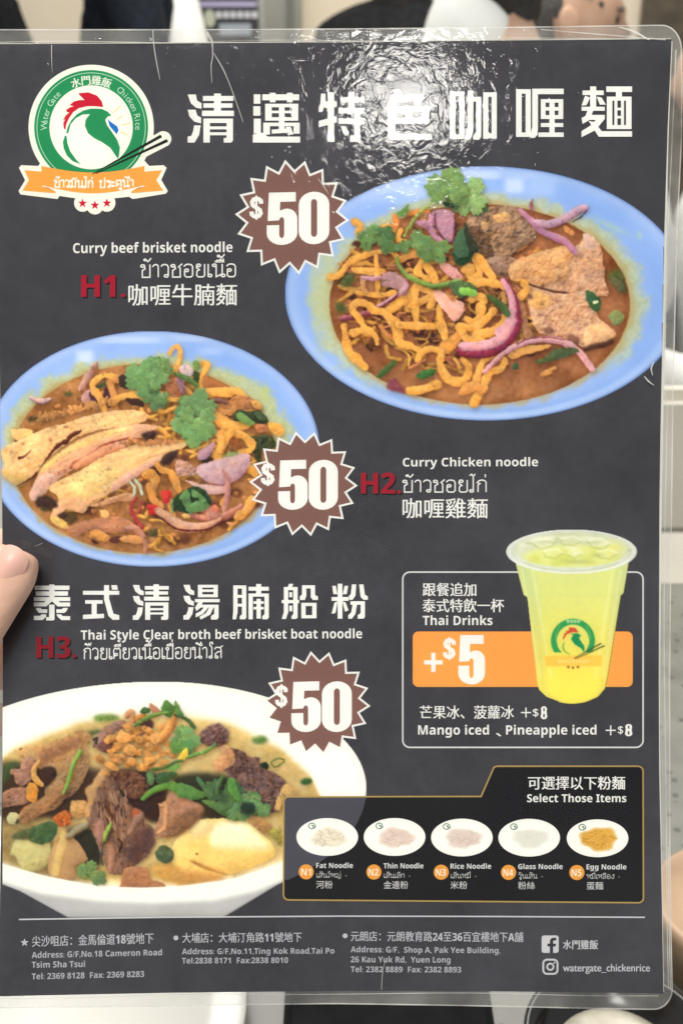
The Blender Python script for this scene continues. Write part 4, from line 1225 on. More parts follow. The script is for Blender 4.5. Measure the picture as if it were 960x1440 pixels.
    cv.blob(C(480,350,560,380,600,440,580,480,500,470), (226, 190, 172), 'beef', shadow=0, edge=4, tex=(1, 5))
    cv.blob(E_(690,160,760,90,900,40,1040,0,1180,-30,1240,20,1180,130,1200,180,1150,270,1000,290,900,330,800,280,710,260), (222, 174, 122), 'beef', hi=(242, 206, 154), lo=(150, 104, 74), edge=7, tex=(1.8, 7), rough=.35, spots=((190, 134, 96), 6, .4), jag=.3)
    cv.blob(F(0,130,140,160,300,200,470,180,560,200,600,380,700,480,750,540,640,620,500,660,380,590,260,560,140,540,60,470,20,300), (218, 174, 138), 'beef', hi=(241, 207, 170), lo=(156, 110, 88), edge=7, tex=(1.9, 5), rough=.38, spots=((164, 116, 88), 5, .42), jag=.4)
    cv.blob(F(490,490,600,450,700,480,752,545,640,610,510,650,480,570), (238, 192, 146), 'beef', shadow=0, edge=5, tex=(1, 6), feather=1)
    cv.blob(F(20,190,120,180,200,260,120,330,40,300), (236, 184, 116), 'beef', shadow=0, edge=5, tex=(1.4, 5), feather=2)
    cv.ribbon(F(0,100,60,130,160,160,240,180,330,190), 3.4, (104, 72, 60), 'beef', shadow=0)
    cv.ribbon(F(490,670,560,640,640,630,720,600), 7, (78, 54, 44), 'beef', shadow=0, soft=1)
    cv.blob(C(310,285,340,290,410,345,380,365,320,330), (222, 154, 96), 'beef', edge=2)
    for q in (F(340,560,390,540,450,580,430,640,370,610), F(130,500,200,480,240,520,180,530), E_(840,380,880,380,890,410,850,415)):
        cv.blob(q, (138, 96, 80), 'beef', shadow=0, feather=1, tex=(1, 3))
    # left strand bundle of meat
    cv.blob(E_(770,440,820,470,860,640,900,760,830,760,790,600), (176, 128, 92), 'beef', edge=3, tex=(2, 4))
    # noodles
    r = lambda pts, w, **k: cv.ribbon(pts, w, k.pop('c', NOO), 'noodles', hi=k.pop('hi', NOH), lo=NOL, flat=k.pop('flat', .62), wob=.15, **k)
    r(D(30,240,100,220,190,110,300,60,400,30,520,20), [11, 9, 8, 7])
    r(D(210,170,280,185,400,190,470,190), [7, 11, 9]); r(D(410,60,420,200,425,290,420,360), [6, 8, 6])
    r(D(250,370,350,380,450,390,560,370), [6, 10, 9])
    r(D(300,250,300,330,330,360), 6, c=(214, 160, 110))
    r(D(520,20,560,40,600,80), 6); r(D(620,90,700,60,780,30), 9, c=(206, 148, 84)); r(D(820,80,760,180,820,240,900,260,930,290), 9)
    r(D(690,500,700,400,760,320,860,350,890,370), 11); r(D(700,480,800,440,880,390), 9); r(D(740,350,740,500,750,630), [10, 10, 9])
    r(D(500,540,560,490,640,430), [12, 11, 13], hi=(252, 214, 120))
    cv.ribbon(D(120,590,220,570,330,545,400,540), [7, 9, 7], (150, 84, 96), 'onion', hi=(206, 140, 150), lo=(96, 44, 58))
    r(D(215,540,220,480,260,450,340,470,400,520,480,540,540,600,580,650,600,730), [8, 10, 11, 12, 13]); r(D(215,520,270,590,310,650,370,690,400,740), [8, 8, 6])
    r(G(20,50,40,180,60,260,130,330,200,400), [11, 12, 14, 15]); r(G(100,110,160,90,250,120), [10, 12, 7], hi=(250, 214, 130))
    r(G(160,0,200,70,280,130,300,200), [8, 8, 5]); r(G(330,50,380,120,450,160), [6, 7, 6], c=(204, 140, 86))
    r(G(460,10,470,120,500,200,580,220,660,260), [13, 12, 12, 8]); r(G(480,40,620,50,720,50,790,60), [13, 11, 7])
    r(G(820,0,850,80,870,160,850,230), [10, 10, 8]); r(G(880,240,960,160,1010,90), [16, 14, 10], c=(222, 158, 82))
    r(G(640,330,680,270,750,245,820,260,840,300,830,360,860,450,920,510,1000,520,1060,470,1070,390,1020,330), [10, 9, 9, 11, 13, 12, 10])
    r(G(570,600,660,590,760,560,810,540), [11, 13, 10], hi=(250, 212, 140))
    r(H(430,300,360,340,320,420,300,500,290,560), [8, 9, 11, 12]); r(H(540,340,500,410,420,440,380,500,350,580,310,640,280,700), [10, 11, 12, 14]); r(H(180,610,230,570,290,560,340,590), [12, 18, 10], c=(222, 160, 92))
    r(H(600,300,700,260,800,240,910,220), [10, 12, 5], c=(224, 170, 100)); r(H(920,440,850,460,960,400), 5, c=(206, 156, 92))
    r(E_(0,150,60,240,70,330,20,420), [9, 10, 8]); r(E_(320,180,370,160,360,220), 11); r(E_(400,60,440,130,440,220,380,270), [12, 15, 12]); r(E_(430,60,500,170,560,240), [10, 14, 8]); r(E_(390,290,500,280,600,300,650,320), [10, 12, 9])
    r(E_(380,420,440,400,480,440,440,500,450,560), [13, 12, 10]); r(E_(330,590,390,610,450,560,470,500), 9); r(E_(280,660,400,660,500,590,560,520), [12, 11, 9]); r(E_(420,730,540,700,620,640,660,570), [13, 12, 11])
    r(E_(100,490,110,580,140,660,150,740), [10, 9, 10]); r(E_(290,690,340,760,460,770), 10); r(E_(640,380,650,440,640,520), 6, c=(200, 150, 90)); r(E_(820,290,840,340,790,400), 11, hi=(250, 210, 120)); r(E_(0,330,60,400,30,480), 9)
    r(A(110,490,160,520,140,580), 9); r(A(450,440,460,510,430,540), 8, c=(220, 140, 74)); r(A(500,560,480,640,540,660), 7); r(A(560,420,640,410,720,400), 8, c=(214, 136, 76))
    # onion
    o_ = lambda pts, w, **k: cv.ribbon(pts, w, k.pop('c', ONI), 'onion', hi=k.pop('hi', ONH), lo=k.pop('lo', ONL), flat=.3, tex=.04, wob=.04, **k)
    cv.blob(D(470,210,560,200,640,240,680,320,660,400,600,350,560,330,460,300), (188, 146, 142), 'onion', hi=(214, 178, 176), lo=(130, 90, 92), edge=4)
    o_(D(430,480,520,430,620,370,660,320,650,260), [4, 6, 9, 6]); cv.ribbon(D(480,470,560,420,600,370), [2, 4, 2], (110, 50, 70), 'onion', shadow=0)
    o_(D(300,245,400,250,440,240), 6)
    cv.blob(A(740,450,800,390,930,400,950,520,940,660,900,670,840,610,790,540), (190, 144, 158), 'onion', hi=(216, 180, 190), lo=(116, 62, 88), edge=5, tex=(.8, 5))
    cv.ribbon(A(790,420,790,520,850,620,930,670,950,560), 2.4, (120, 58, 84), 'onion', shadow=0); o_(A(750,440,750,540,790,620,850,650), [6, 8, 5], c=(206, 150, 172))
    cv.blob(A(620,490,720,480,750,560,700,550), (196, 146, 160), 'onion', lo=(110, 40, 60), edge=3)
    o_(B(660,330,760,420,850,510,960,560,1060,610,1130,690), [6, 11, 10, 8], c=(192, 138, 162), lo=(120, 66, 98)); o_(C(90,260,200,270,330,220,420,160,490,130), [11, 12, 12, 10], c=(204, 168, 182)); cv.ribbon(C(390,250,450,215,505,160), 2, (80, 56, 70), 'onion', shadow=0); cv.ribbon(C(50,60,38,110,50,180), [2, 5, 2], (146, 84, 100), 'onion', hi=(200, 150, 160))
    cv.blob(E_(100,130,170,120,250,170,300,240,240,260,170,220), (230, 170, 158), 'onion', hi=(244, 200, 186), lo=(150, 84, 84), edge=4)
    cv.blob(E_(50,370,110,350,200,410,310,460,300,540,230,612,160,540,100,470), (240, 186, 166), 'onion', hi=(250, 208, 188), lo=(170, 110, 96), edge=3); cv.blob(E_(160,370,230,400,240,450,190,430), (190, 132, 82), 'onion', shadow=0, feather=1)
    cv.ribbon(E_(650,270,710,380,740,500,730,620,650,720), [9, 11, 14, 17, 18], (150, 64, 90), 'onion', shadow=.5)
    o_(E_(640,270,700,380,722,500,700,610,620,700), [8, 9, 11, 13, 16], c=(232, 172, 180), shadow=0)
    cv.ribbon(H(640,10,580,150,480,230,340,280,170,265), [14, 16, 17, 17, 15], (146, 58, 84), 'onion')
    o_(H(600,0,540,120,450,190,330,220,180,225), [14, 15, 15, 14, 13], c=(234, 176, 180), shadow=0)
    o_(H(360,440,450,350,560,260,680,200,820,165,960,170,1060,200,1150,260,1220,340,1270,410), [6, 7, 8, 8, 9, 10, 10, 10, 10], c=(214, 164, 166), lo=(150, 96, 108))
    cv.ribbon(H(640,200,760,155,900,145,1040,165), 1.6, (120, 56, 74), 'onion', shadow=0)
    cv.blob(G(390,520,440,490,510,560,540,620,470,610,390,580), (140, 76, 82), 'onion', edge=3, feather=1)
    # herbs
    for q, c in ((G(300,470,360,400,440,340,470,360,400,440,330,490), (84, 104, 58)), (G(640,450,720,420,790,420,770,470,680,500,640,490), (66, 110, 58)), (H(600,370,640,360,650,410,610,410), (74, 96, 62)), (H(790,340,860,320,960,250,1100,230,1160,260,1080,300,960,340,840,370), (84, 96, 62)), (F(500,170,560,190,610,230,630,290,600,350,540,320,505,250), (66, 96, 62)), (F(690,380,740,335,820,370,800,440,740,460,700,420), (142, 150, 96)), (F(720,60,800,90,830,180,770,170), (98, 96, 66))):
        cv.blob(q, c, 'herbs', hi=np.minimum(np.array(c) * 1.35, 255), shadow=.3, edge=3, tex=(1.6, 4))
    cv.blob(F(560,262,600,258,604,278,566,284), (236, 236, 196), 'herbs', shadow=0)
    cv.blob(E_(230,0,350,-20,390,30,360,110,270,140,220,80), LEAFD, 'herbs', tex=(2, 5), hi=(84, 116, 80)); cv.blob(B(190,470,210,440,250,540,300,620,320,680,240,700,200,600), (56, 62, 48), 'herbs', tex=(2, 5)); cv.blob(B(110,580,180,480,210,600,230,720,120,720), (78, 106, 76), 'herbs', tex=(2, 6), hi=(110, 140, 100))
    cv.blob(A(490,400,560,345,570,360,550,430,490,445,455,420), LEAF, 'herbs', tex=(2, 4))
    cv.ribbon(A(760,340,680,400,620,460,570,540,530,610), [4, 4, 5, 4], (150, 168, 92), 'herbs', shadow=.3); cv.ribbon(D(590,80,610,150,680,230,780,280,870,310,960,330), [5, 5, 7, 7, 6], (136, 164, 84), 'herbs')
    cv.ribbon(E_(0,310,100,310,200,290,280,270), [6, 7, 9, 5], (120, 152, 84), 'herbs'); cv.blob(E_(180,290,270,270,350,280,420,340,350,400,260,400), (84, 108, 70), 'herbs', tex=(2, 5)); cv.blob(E_(280,330,310,320,415,350,400,400,270,375), (150, 202, 96), 'herbs', edge=3)
    cv.ribbon(E_(520,400,590,450,650,500,680,550), [6, 10, 9], (84, 104, 58), 'herbs')
    cv.leaf(530, 330, 24, -110, LEAF, 'herbs'); cv.leaf(516, 335, 23, 200, (108, 146, 78), 'herbs'); cv.leaf(543, 328, 18, -60, (80, 116, 66), 'herbs'); cv.leaf(545, 346, 20, 120, (92, 128, 68), 'herbs'); cv.leaf(568, 346, 17, 70, (96, 130, 72), 'herbs')
    cv.leaf(592, 342, 26, -20, (112, 146, 80), 'herbs'); cv.leaf(612, 352, 32, 60, (118, 154, 82), 'herbs', spread=80); cv.leaf(598, 350, 20, 180, (98, 132, 72), 'herbs')
    cv.leaf(660, 276, 36, 40, (146, 180, 104), 'herbs', hi=(182, 210, 140)); cv.leaf(654, 288, 24, 110, (132, 166, 94), 'herbs'); cv.leaf(676, 291, 18, 25, (66, 96, 58), 'herbs'); cv.leaf(670, 284, 24, -10, (148, 180, 106), 'herbs')
    cv.leaf(634, 284, 17, 150, (80, 112, 68), 'herbs'); cv.blob(A(830,320,900,330,950,360,930,375,860,350), (40, 58, 44), 'herbs', shadow=0)
    cv.leaf(632, 258, 38, -70, (120, 158, 84), 'herbs', spread=125, hi=(164, 196, 124)); cv.leaf(618, 268, 26, 200, (112, 150, 80), 'herbs', spread=90); cv.leaf(642, 266, 26, 10, (124, 160, 86), 'herbs', spread=90)
    cv.blob(A(824,318,842,312,848,330,832,340), (250, 250, 250), 'herbs', shadow=0, edge=2)
    cv.finish()
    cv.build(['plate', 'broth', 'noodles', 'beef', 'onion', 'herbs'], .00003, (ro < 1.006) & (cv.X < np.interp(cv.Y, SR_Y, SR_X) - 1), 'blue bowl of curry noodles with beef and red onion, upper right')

# ---------------------------------------------------------------- curry chicken (middle left)
def dish_chicken():
    cv = Canvas(0, 464, 452, 798, 7)
    OUT = (214, 631, 235, 166); INN = (203, 645, 186, 133)
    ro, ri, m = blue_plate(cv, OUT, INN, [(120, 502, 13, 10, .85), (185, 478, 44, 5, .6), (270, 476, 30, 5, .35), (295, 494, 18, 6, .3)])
    n = cv.noise(14, 4); n2 = cv.noise(4, 3)
    ang = np.arctan2(cv.Y - 640, cv.X - 203)
    up = 1 - sst(np.sin(ang), -.05, .35)
    right = sst(np.cos(ang), .3, .8) * up
    cv.over(ALL, (1 - sst(ri + .06 * n - .07 * right, 1.04, 1.13)) * up * m * .76, np.array((206, 206, 134)) + n2[..., None] * (12, 10, 22))
    cv.over(ALL, (1 - sst(ri + .03 * n, 1.0, 1.05)) * m * .75, (190, 164, 104))
    cv.over(ALL, (np.exp(-((cv.X - 373) / 5) ** 2 - ((cv.Y - 552) / 12) ** 2) * .8) * m, (204, 208, 130))
    b = np.clip((1 - ri) * 133 + .5 + n2 * .6, 0, 1)
    broth = np.array((164, 114, 70)) + cv.noise(26, 4)[..., None] * np.array((28, 25, 20)) + n2[..., None] * 11
    cv.over(ALL, b, broth, 'broth')
    A, B, C, D, E_, F, G, H = (tf(*o, 6) for o in ((0,480),(150,480),(290,500),(0,590),(150,590),(270,600),(40,680),(180,680)))
    cv.clip = np.clip((1.0 - ri) * 133 + 6, 0, 1)
    cv.ragged(1.0, 5)
    # dark wet base to the lower right, crumbs of minced topping everywhere
    low = lambda x, y: ((x - 250) / 150) ** 2 + ((y - 690) / 80) ** 2 < 1 and y > 560
    def gap(x, y): cv.blob([(x + 12 * math.cos(a) * cv.rs.uniform(.4, 1.2), y + 7 * math.sin(a) * cv.rs.uniform(.4, 1.2)) for a in np.arange(0, 6.2, 1)], (104, 62, 46), 'broth', shadow=0, feather=2, tex=(1, 4))
    cv.scatter(40, low, gap)
    inn = lambda x, y: ((x - 203) / 176) ** 2 + ((y - 645) / 124) ** 2 < 1
    def crumb(x, y): cv.blob([(x + cv.rs.uniform(1.5, 4.5) * math.cos(a), y + cv.rs.uniform(1.5, 3.8) * math.sin(a)) for a in np.arange(0, 6.2, 1.1)], np.array((208, 144, 86)) * cv.rs.uniform(.55, 1.15), 'broth', shadow=.35, edge=2)
    cv.scatter(420, inn, crumb)
    def bit(x, y):
        a = cv.rs.uniform(0, 6.28); L_ = cv.rs.uniform(7, 20); k = cv.rs.uniform(-7, 7)
        cv.ribbon([(x - L_ * math.cos(a), y - L_ * .7 * math.sin(a)), (x + k * math.sin(a), y - k * math.cos(a)), (x + L_ * math.cos(a), y + L_ * .7 * math.sin(a))], cv.rs.uniform(3.5, 7), np.array(NOO) * cv.rs.uniform(.7, 1), 'noodles')
    cv.scatter(60, lambda x, y: inn(x, y) and x > 200 and y < 640, bit)
    cv.scatter(40, low, bit)
    cv.clip = np.ones((cv.h, cv.w))
    for q, c in ((A(550,430,600,430,620,450,560,460), (80, 84, 52)), (A(240,640,300,630,320,660,250,680), (90, 72, 48)), (H(170,400,240,380,250,440,180,450), (92, 82, 56)), (G(80,160,140,100,220,140,230,220,120,230), (86, 76, 50)), (G(270,260,380,240,420,300,340,340), (96, 76, 50))):
        cv.blob(q, c, 'broth', shadow=0, feather=1, tex=(2, 4), rough=.5)
    r = lambda pts, w, **k: cv.ribbon(pts, w, k.pop('c', NOO), 'noodles', hi=k.pop('hi', NOH), lo=NOL, flat=k.pop('flat', .62), wob=.15, **k)
    # upper noodles and greens
    cv.ribbon(A(690,390,740,310,790,230,810,190), [10, 12, 9, 6], (190, 144, 128), 'onion', hi=(224, 184, 168), lo=(130, 88, 78)); cv.blob(A(800,220,840,240,830,270,800,280), (150, 96, 64), 'onion', shadow=0)
    cv.ribbon(A(265,480,310,500,360,505,420,490), [6, 8, 9, 5], (214, 178, 172), 'onion', lo=(96, 74, 90)); cv.blob(A(700,440,770,410,800,480,740,530,690,500), (196, 150, 142), 'onion', edge=4)
    cv.blob(A(750,430,820,430,830,500,780,510), (92, 56, 62), 'onion', shadow=0); cv.blob(A(880,400,950,380,960,480,930,560,880,520), (74, 50, 54), 'broth', shadow=0)
    cv.blob(A(820,380,900,330,945,330,900,370,840,400), (80, 92, 66), 'herbs')
    r(A(880,570,840,470,790,400,790,350,850,300,920,290,990,320), [9, 10, 9, 9, 11]); r(A(980,310,940,380,960,460,980,560), [8, 8, 7], c=(214, 150, 88))
    r(B(20,340,60,440,80,480), 9, c=(212, 150, 90)); r(B(50,510,130,470,250,450,350,470,420,450), [10, 10, 11, 9]); r(B(500,480,570,490,640,480), 8)
    cv.blob(B(160,490,250,480,310,510,310,550,220,540), (66, 46, 40), 'broth', shadow=0); cv.blob(B(100,300,150,280,190,330,180,400,120,380), (60, 48, 38), 'broth', shadow=0)
    r(B(530,100,570,50,610,50,620,120,600,200,570,260), [7, 8, 7, 8, 9], hi=(252, 210, 130)); r(B(810,190,850,200,820,260,800,330,810,400), [9, 10, 8, 8])
    cv.blob(B(610,230,660,190,720,220,730,280,650,300), (214, 190, 188), 'onion', edge=3); cv.blob(B(500,330,560,310,640,380,660,460,600,470,510,440), (160, 104, 70), 'noodles', tex=(2, 5)); cv.blob(B(590,300,650,330,670,440,630,440,600,370), (150, 110, 116), 'onion', tex=(1, 5), lo=(80, 46, 56))
    cv.blob(B(730,170,780,170,790,220,750,250), (118, 146, 84), 'herbs'); cv.blob(B(730,250,775,260,775,340,735,330), (50, 70, 46), 'herbs'); cv.ribbon(B(570,270,650,300,720,340,760,370), [5, 8, 7], (92, 122, 70), 'herbs')
    cv.blob(B(810,290,880,310,960,350,960,410,820,410), (172, 116, 72), 'broth', shadow=0, tex=(1, 4)); cv.blob(C(0,190,100,220,200,270,190,290,0,280), (170, 112, 68), 'broth', shadow=0, tex=(1, 4))
    r(B(830,440,960,430,1050,440), [13, 14, 12]); r(B(850,560,900,620,960,700), [14, 12, 10]); r(C(20,300,150,310,260,300,320,350), [14, 13, 9])
    cv.blob(C(180,400,260,340,360,350,460,420,470,460,380,450,280,470,200,490), (178, 122, 76), 'noodles', hi=(216, 160, 104), lo=(100, 64, 44), tex=(2.4, 5), rough=.4); cv.blob(C(380,380,450,390,470,450,400,440), (226, 170, 98), 'noodles', edge=3)
    cv.ribbon(C(30,380,100,380,170,400), [5, 8, 4], (136, 92, 84), 'onion', lo=(70, 40, 40)); cv.blob(C(110,500,160,470,200,500,180,540,120,530), (120, 74, 66), 'onion', edge=3)
    r(C(30,420,70,500,150,560,170,620,130,720), [14, 16, 14, 14]); r(C(150,580,260,590,340,590,370,570), [13, 12, 7]); r(C(240,440,200,480,110,460), 7, c=(190, 130, 76))
    cv.blob(C(260,460,360,470,440,460,500,510,520,570,430,580,380,560,300,560,220,540), (58, 66, 42), 'herbs', tex=(3, 4), rough=.5); cv.blob(C(250,500,300,480,370,530,410,570,360,590,280,550), (118, 150, 88), 'herbs', tex=(1.5, 4)); cv.blob(C(410,480,480,490,500,540,440,540), (86, 104, 70), 'herbs', tex=(2, 4))
    cv.blob(C(420,580,480,580,530,620,500,650,430,640), (190, 124, 84), 'noodles', tex=(2, 4)); cv.blob(C(520,570,600,570,660,620,650,670,600,680,540,630), (232, 172, 88), 'noodles', edge=4, tex=(1.5, 4))
    cv.blob(F(480,100,600,70,690,90,700,180,590,190,590,290,540,290,510,200), (66, 72, 46), 'herbs', tex=(3.2, 3), rough=.7)
    r(F(330,60,420,70,490,130,500,190,420,220), [10, 10, 12, 10]); cv.blob(F(310,90,360,80,430,150,420,190,350,170), (158, 96, 58), 'noodles', tex=(1.5, 4)); r(F(330,50,280,110,240,190,200,260), [12, 13, 12]); r(F(230,60,250,130,230,200), 9); r(F(460,350,500,360,530,400), 12)
    # sliced chicken
    CH = (238, 198, 140); CHH = (251, 222, 168); CHL = (196, 146, 100)
    ck = dict(tex=(1.2, 6), rough=.26, grain=(6.0, -.36))
    cv.blob(D(100,90,200,80,280,100,240,170,160,180,110,150), (234, 196, 128), 'chicken', hi=CHH, lo=CHL, edge=5, **ck)
    cv.blob(D(5,290,60,220,180,170,300,110,430,60,560,30,700,-20,860,-60,1000,-80,1200,-70,1240,0,1100,60,940,70,700,130,560,210,440,300,380,380,320,450,230,520,150,560,60,500,10,440,40,380), CH, 'chicken', hi=CHH, lo=CHL, edge=6, spots=((190, 142, 98), 6, .3), **ck)
    cv.blob(D(10,440,120,460,260,470,240,510,150,560,50,500), (196, 164, 104), 'chicken', shadow=0, feather=3, edge=5)
    cv.ribbon(D(150,560,220,520,290,475,330,430,400,330,450,260,510,205,560,185,600,140,680,100), [2, 2.5, 4, 2.5, 4, 5, 6, 6, 3], (88, 48, 36), 'chicken', shadow=0, wob=.3)
    cv.ribbon(D(165,325,200,315,265,260), [5, 4, 1], (104, 58, 48), 'chicken', shadow=0)
    for q in (D(420,160,445,165,440,185,425,180), D(180,200,210,200,200,220), D(440,60,490,55,470,75), D(540,60,580,55,570,70)): cv.blob(q, (160, 108, 72), 'chicken', shadow=0, feather=1)
    cv.blob(D(260,660,250,620,300,520,340,440,420,360,560,240,700,160,900,90,1080,50,1260,40,1340,60,1240,120,1100,180,960,220,760,330,620,420,500,500,400,600,310,680), (226, 176, 140), 'chicken', hi=(244, 204, 162), lo=(176, 122, 98), edge=6, **ck)
    cv.blob(D(330,430,420,340,560,240,720,160,920,90,1100,60,1060,110,900,150,720,230,560,300,440,390,360,450), (240, 200, 132), 'chicken', shadow=0, feather=2, edge=5, **ck)
    cv.blob(D(255,660,270,590,320,500,420,450,470,480,440,560,330,660,290,690), (222, 178, 158), 'chicken', shadow=0, feather=1, edge=5, tex=(.8, 6))
    cv.ribbon(D(600,400,660,350,760,290,860,220,960,185,1100,150), [6, 6, 3, 3, 3, 2], (150, 84, 66), 'chicken', shadow=0, wob=.3)
    cv.ribbon(D(640,400,780,320,900,260,1040,225), [10, 14, 14, 10], (222, 158, 120), 'chicken', shadow=0, soft=1, flat=.5)
    cv.blob(E_(-200,420,-60,330,100,260,300,200,480,200,600,190,690,190,640,240,520,280,460,340,340,420,240,490,120,570,0,640,-120,720,-260,780,-380,730,-420,640,-480,600,-450,540), CH, 'chicken', hi=CHH, lo=CHL, edge=7, **ck)
    cv.blob(E_(-300,520,-120,460,60,420,120,470,20,560,-120,640,-260,680), (243, 208, 142), 'chicken', shadow=0, feather=6, edge=5)
    cv.blob(E_(80,520,200,440,330,370,460,310,440,350,340,420,240,490,120,570,40,610), (230, 178, 158), 'chicken', shadow=0, feather=2, edge=4)
    cv.blob(G(210,220,250,160,330,110,420,120,540,120,640,60,700,40,600,110,520,170,470,250,400,230,330,220,270,260,240,320,190,290), (234, 184, 138), 'chicken', hi=(248, 206, 150), lo=(180, 126, 100), edge=5, **ck)
    cv.blob(G(180,290,230,280,300,310,350,370,300,380,220,340), (222, 184, 110), 'chicken', edge=4, tex=(1, 4))
    cv.blob(G(520,190,640,140,760,90,860,80,900,110,860,150,740,150,620,190), (214, 164, 122), 'chicken', hi=(236, 190, 146), lo=(140, 90, 66), edge=4, **ck)
    # dark holes beside the slices
    for q in (E_(290,130,370,95,430,110,410,160,350,190), E_(460,330,520,280,590,265,600,310,560,350,500,390,470,370), E_(375,410,400,395,455,450,440,470,400,450), F(70,300,160,260,175,295,100,305), E_(780,355,890,320,890,350,820,365), G(240,270,300,250,330,280,280,300), D(300,690,360,640,470,690,480,740,330,740)):
        cv.blob(q, (66, 46, 40), 'broth', shadow=0, tex=(1.5, 3), rough=.4, feather=1, jag=.6)
    # minced crumbs along the slices
    for x in np.linspace(150, 560, 26): cv.blob([(p[0] + cv.rs.uniform(-3, 3), p[1] + cv.rs.uniform(-3, 4)) for p in E_(x, 175 + .02 * x, x + 30, 165, x + 34, 200, x + 8, 210)], np.array((214, 150, 96)) * cv.rs.uniform(.7, 1.12), 'chicken', edge=2, shadow=.25)
    for x in np.linspace(300, 940, 34): cv.blob([(p[0] + cv.rs.uniform(-3, 3), p[1] + cv.rs.uniform(-5, 5)) for p in A(x, 640 - .25 * (x - 300), x + 30, 630 - .25 * (x - 300), x + 34, 670 - .25 * (x - 300), x + 4, 680 - .25 * (x - 300))], np.array((216, 158, 98)) * cv.rs.uniform(.75, 1.12), 'broth', edge=2, shadow=.3)
    # lower right: noodles, chilli, onion, basil knot
    r(E_(330,470,390,450,410,530,380,600,400,680,460,720), [12, 13, 12, 12, 10], c=(206, 150, 82)); r(E_(420,370,460,420,540,450,580,520,610,600), [7, 9, 10, 10], c=(216, 156, 84)); r(H(180,20,200,100,240,160,290,200), [11, 11, 12, 8], c=(204, 146, 84))
    for q in (E_(200,530,240,580,230,640), E_(240,510,280,560,300,630)): cv.ribbon(q, [4, 5, 4], (206, 204, 176), 'onion', hi=(226, 226, 204), lo=(90, 100, 70))
    cv.ribbon(H(70,120,30,200,60,290,130,380), [4, 5, 5, 4], (168, 62, 66), 'chilli'); cv.ribbon(H(110,150,100,220,80,250), 4, (160, 74, 70), 'chilli')
    cv.blob(H(160,190,200,175,265,200,245,255,190,265), (192, 56, 54), 'chilli', hi=(222, 90, 84), edge=3); cv.blob(E_(460,610,520,590,550,640,530,700,480,710,470,660), (200, 62, 58), 'chilli', hi=(228, 104, 92), edge=3)
    cv.blob(F(-120,280,0,320,40,390,20,410,-100,420,-140,360), (190, 150, 132), 'onion', tex=(2.4, 4), rough=.4, lo=(110, 76, 66))
    cv.blob(F(60,210,100,180,180,130,195,150,160,230,100,280,50,270), (186, 146, 156), 'onion', hi=(214, 180, 188), lo=(130, 84, 100), edge=3)
    cv.blob(F(-60,450,60,480,160,490,280,490,270,560,160,570,60,530), (218, 178, 168), 'onion', hi=(238, 206, 196), lo=(140, 96, 92), edge=4)
    cv.blob(F(50,330,150,300,260,260,380,230,480,230,490,290,460,370,380,450,270,485,150,470,70,420,40,390), (212, 176, 176), 'onion', hi=(232, 202, 200), lo=(136, 88, 106), edge=7, tex=(.5, 8))
    cv.ribbon(F(60,440,150,480,270,490,390,450,470,360), 1.6, (140, 84, 96), 'onion', shadow=0); cv.blob(F(250,250,320,220,390,215,380,240,300,255), (150, 170, 110), 'onion', shadow=0, feather=1); cv.ribbon(F(250,360,300,440,300,560,280,690), [2, 7, 8, 11], (190, 136, 124), 'onion', shadow=.4)
    cv.blob(F(350,300,360,295,365,305,355,312), (226, 178, 110), 'noodles', shadow=0)
    cv.ribbon(H(540,270,650,290,780,290,900,230,950,190), [8, 10, 12, 11, 7], (206, 140, 118), 'onion', lo=(130, 72, 64), hi=(230, 172, 150)); cv.blob(H(600,220,700,200,790,260,700,280), (202, 142, 124), 'onion', tex=(1, 4))
    cv.ribbon(H(255,230,350,290,450,350,560,365,680,350,780,300), [11, 12, 13, 12, 10, 4], (212, 166, 134), 'onion', hi=(232, 196, 176), lo=(146, 96, 84), flat=.3); cv.ribbon(H(290,300,400,375,540,400,690,380,790,320), 2.6, (96, 34, 40), 'onion', shadow=0); cv.ribbon(H(390,390,480,412,600,410), .9, (206, 160, 130), 'onion', shadow=0)
    cv.blob(H(700,190,740,180,770,210,750,240,710,220), (224, 132, 98), 'chilli', edge=3)
    cv.blob(H(370,150,450,70,560,25,640,50,700,120,690,180,600,230,520,250,420,230,370,230), (46, 66, 42), 'herbs', tex=(2, 6), hi=(70, 96, 62))
    for q in (H(450,130,520,110,540,250,500,230), H(530,180,600,140,690,180,640,230,540,240), H(480,60,510,60,520,120,430,130), H(600,90,640,110,660,160,600,150), H(540,60,580,60,600,110,550,110)): cv.blob(q, (106, 142, 88), 'herbs', hi=(150, 182, 126), tex=(1, 4))
    cv.ribbon(H(370,140,375,200,370,250), 2.5, (150, 170, 120), 'herbs')
    cv.blob(H(460,260,500,255,530,285,470,285), (232, 182, 110), 'noodles', edge=2); cv.blob(H(830,330,880,325,910,345,870,360), (226, 160, 110), 'noodles', edge=2); r(H(920,280,960,260,1000,220,1040,150), [12, 14, 14], c=(222, 164, 90))
    # lower left strip of skin
    cv.blob(G(330,380,420,330,540,300,660,280,780,280,880,330,980,420,1010,480,960,470,860,410,760,410,640,410,520,390,420,440,370,430), (190, 132, 96), 'onion', hi=(212, 158, 122), lo=(120, 76, 60), edge=4, tex=(.8, 6))
    cv.ribbon(H(0,380,60,380,120,440,150,520,150,575), [9, 10, 8, 7, 5], (192, 138, 116), 'onion', hi=(220, 170, 150)); cv.blob(G(610,230,650,220,690,270,650,290,615,270), (240, 190, 124), 'noodles', edge=2)
    for q, c in ((G(520,410,590,390,680,440,660,490,590,470), (216, 156, 90)), (G(690,460,770,440,760,500,700,500), (96, 56, 50)), (G(770,460,860,430,960,460,950,510,800,490), (214, 154, 98)), (G(530,470,600,500,560,510), (70, 40, 36))): cv.blob(q, c, 'broth', tex=(1.6, 4), edge=3)
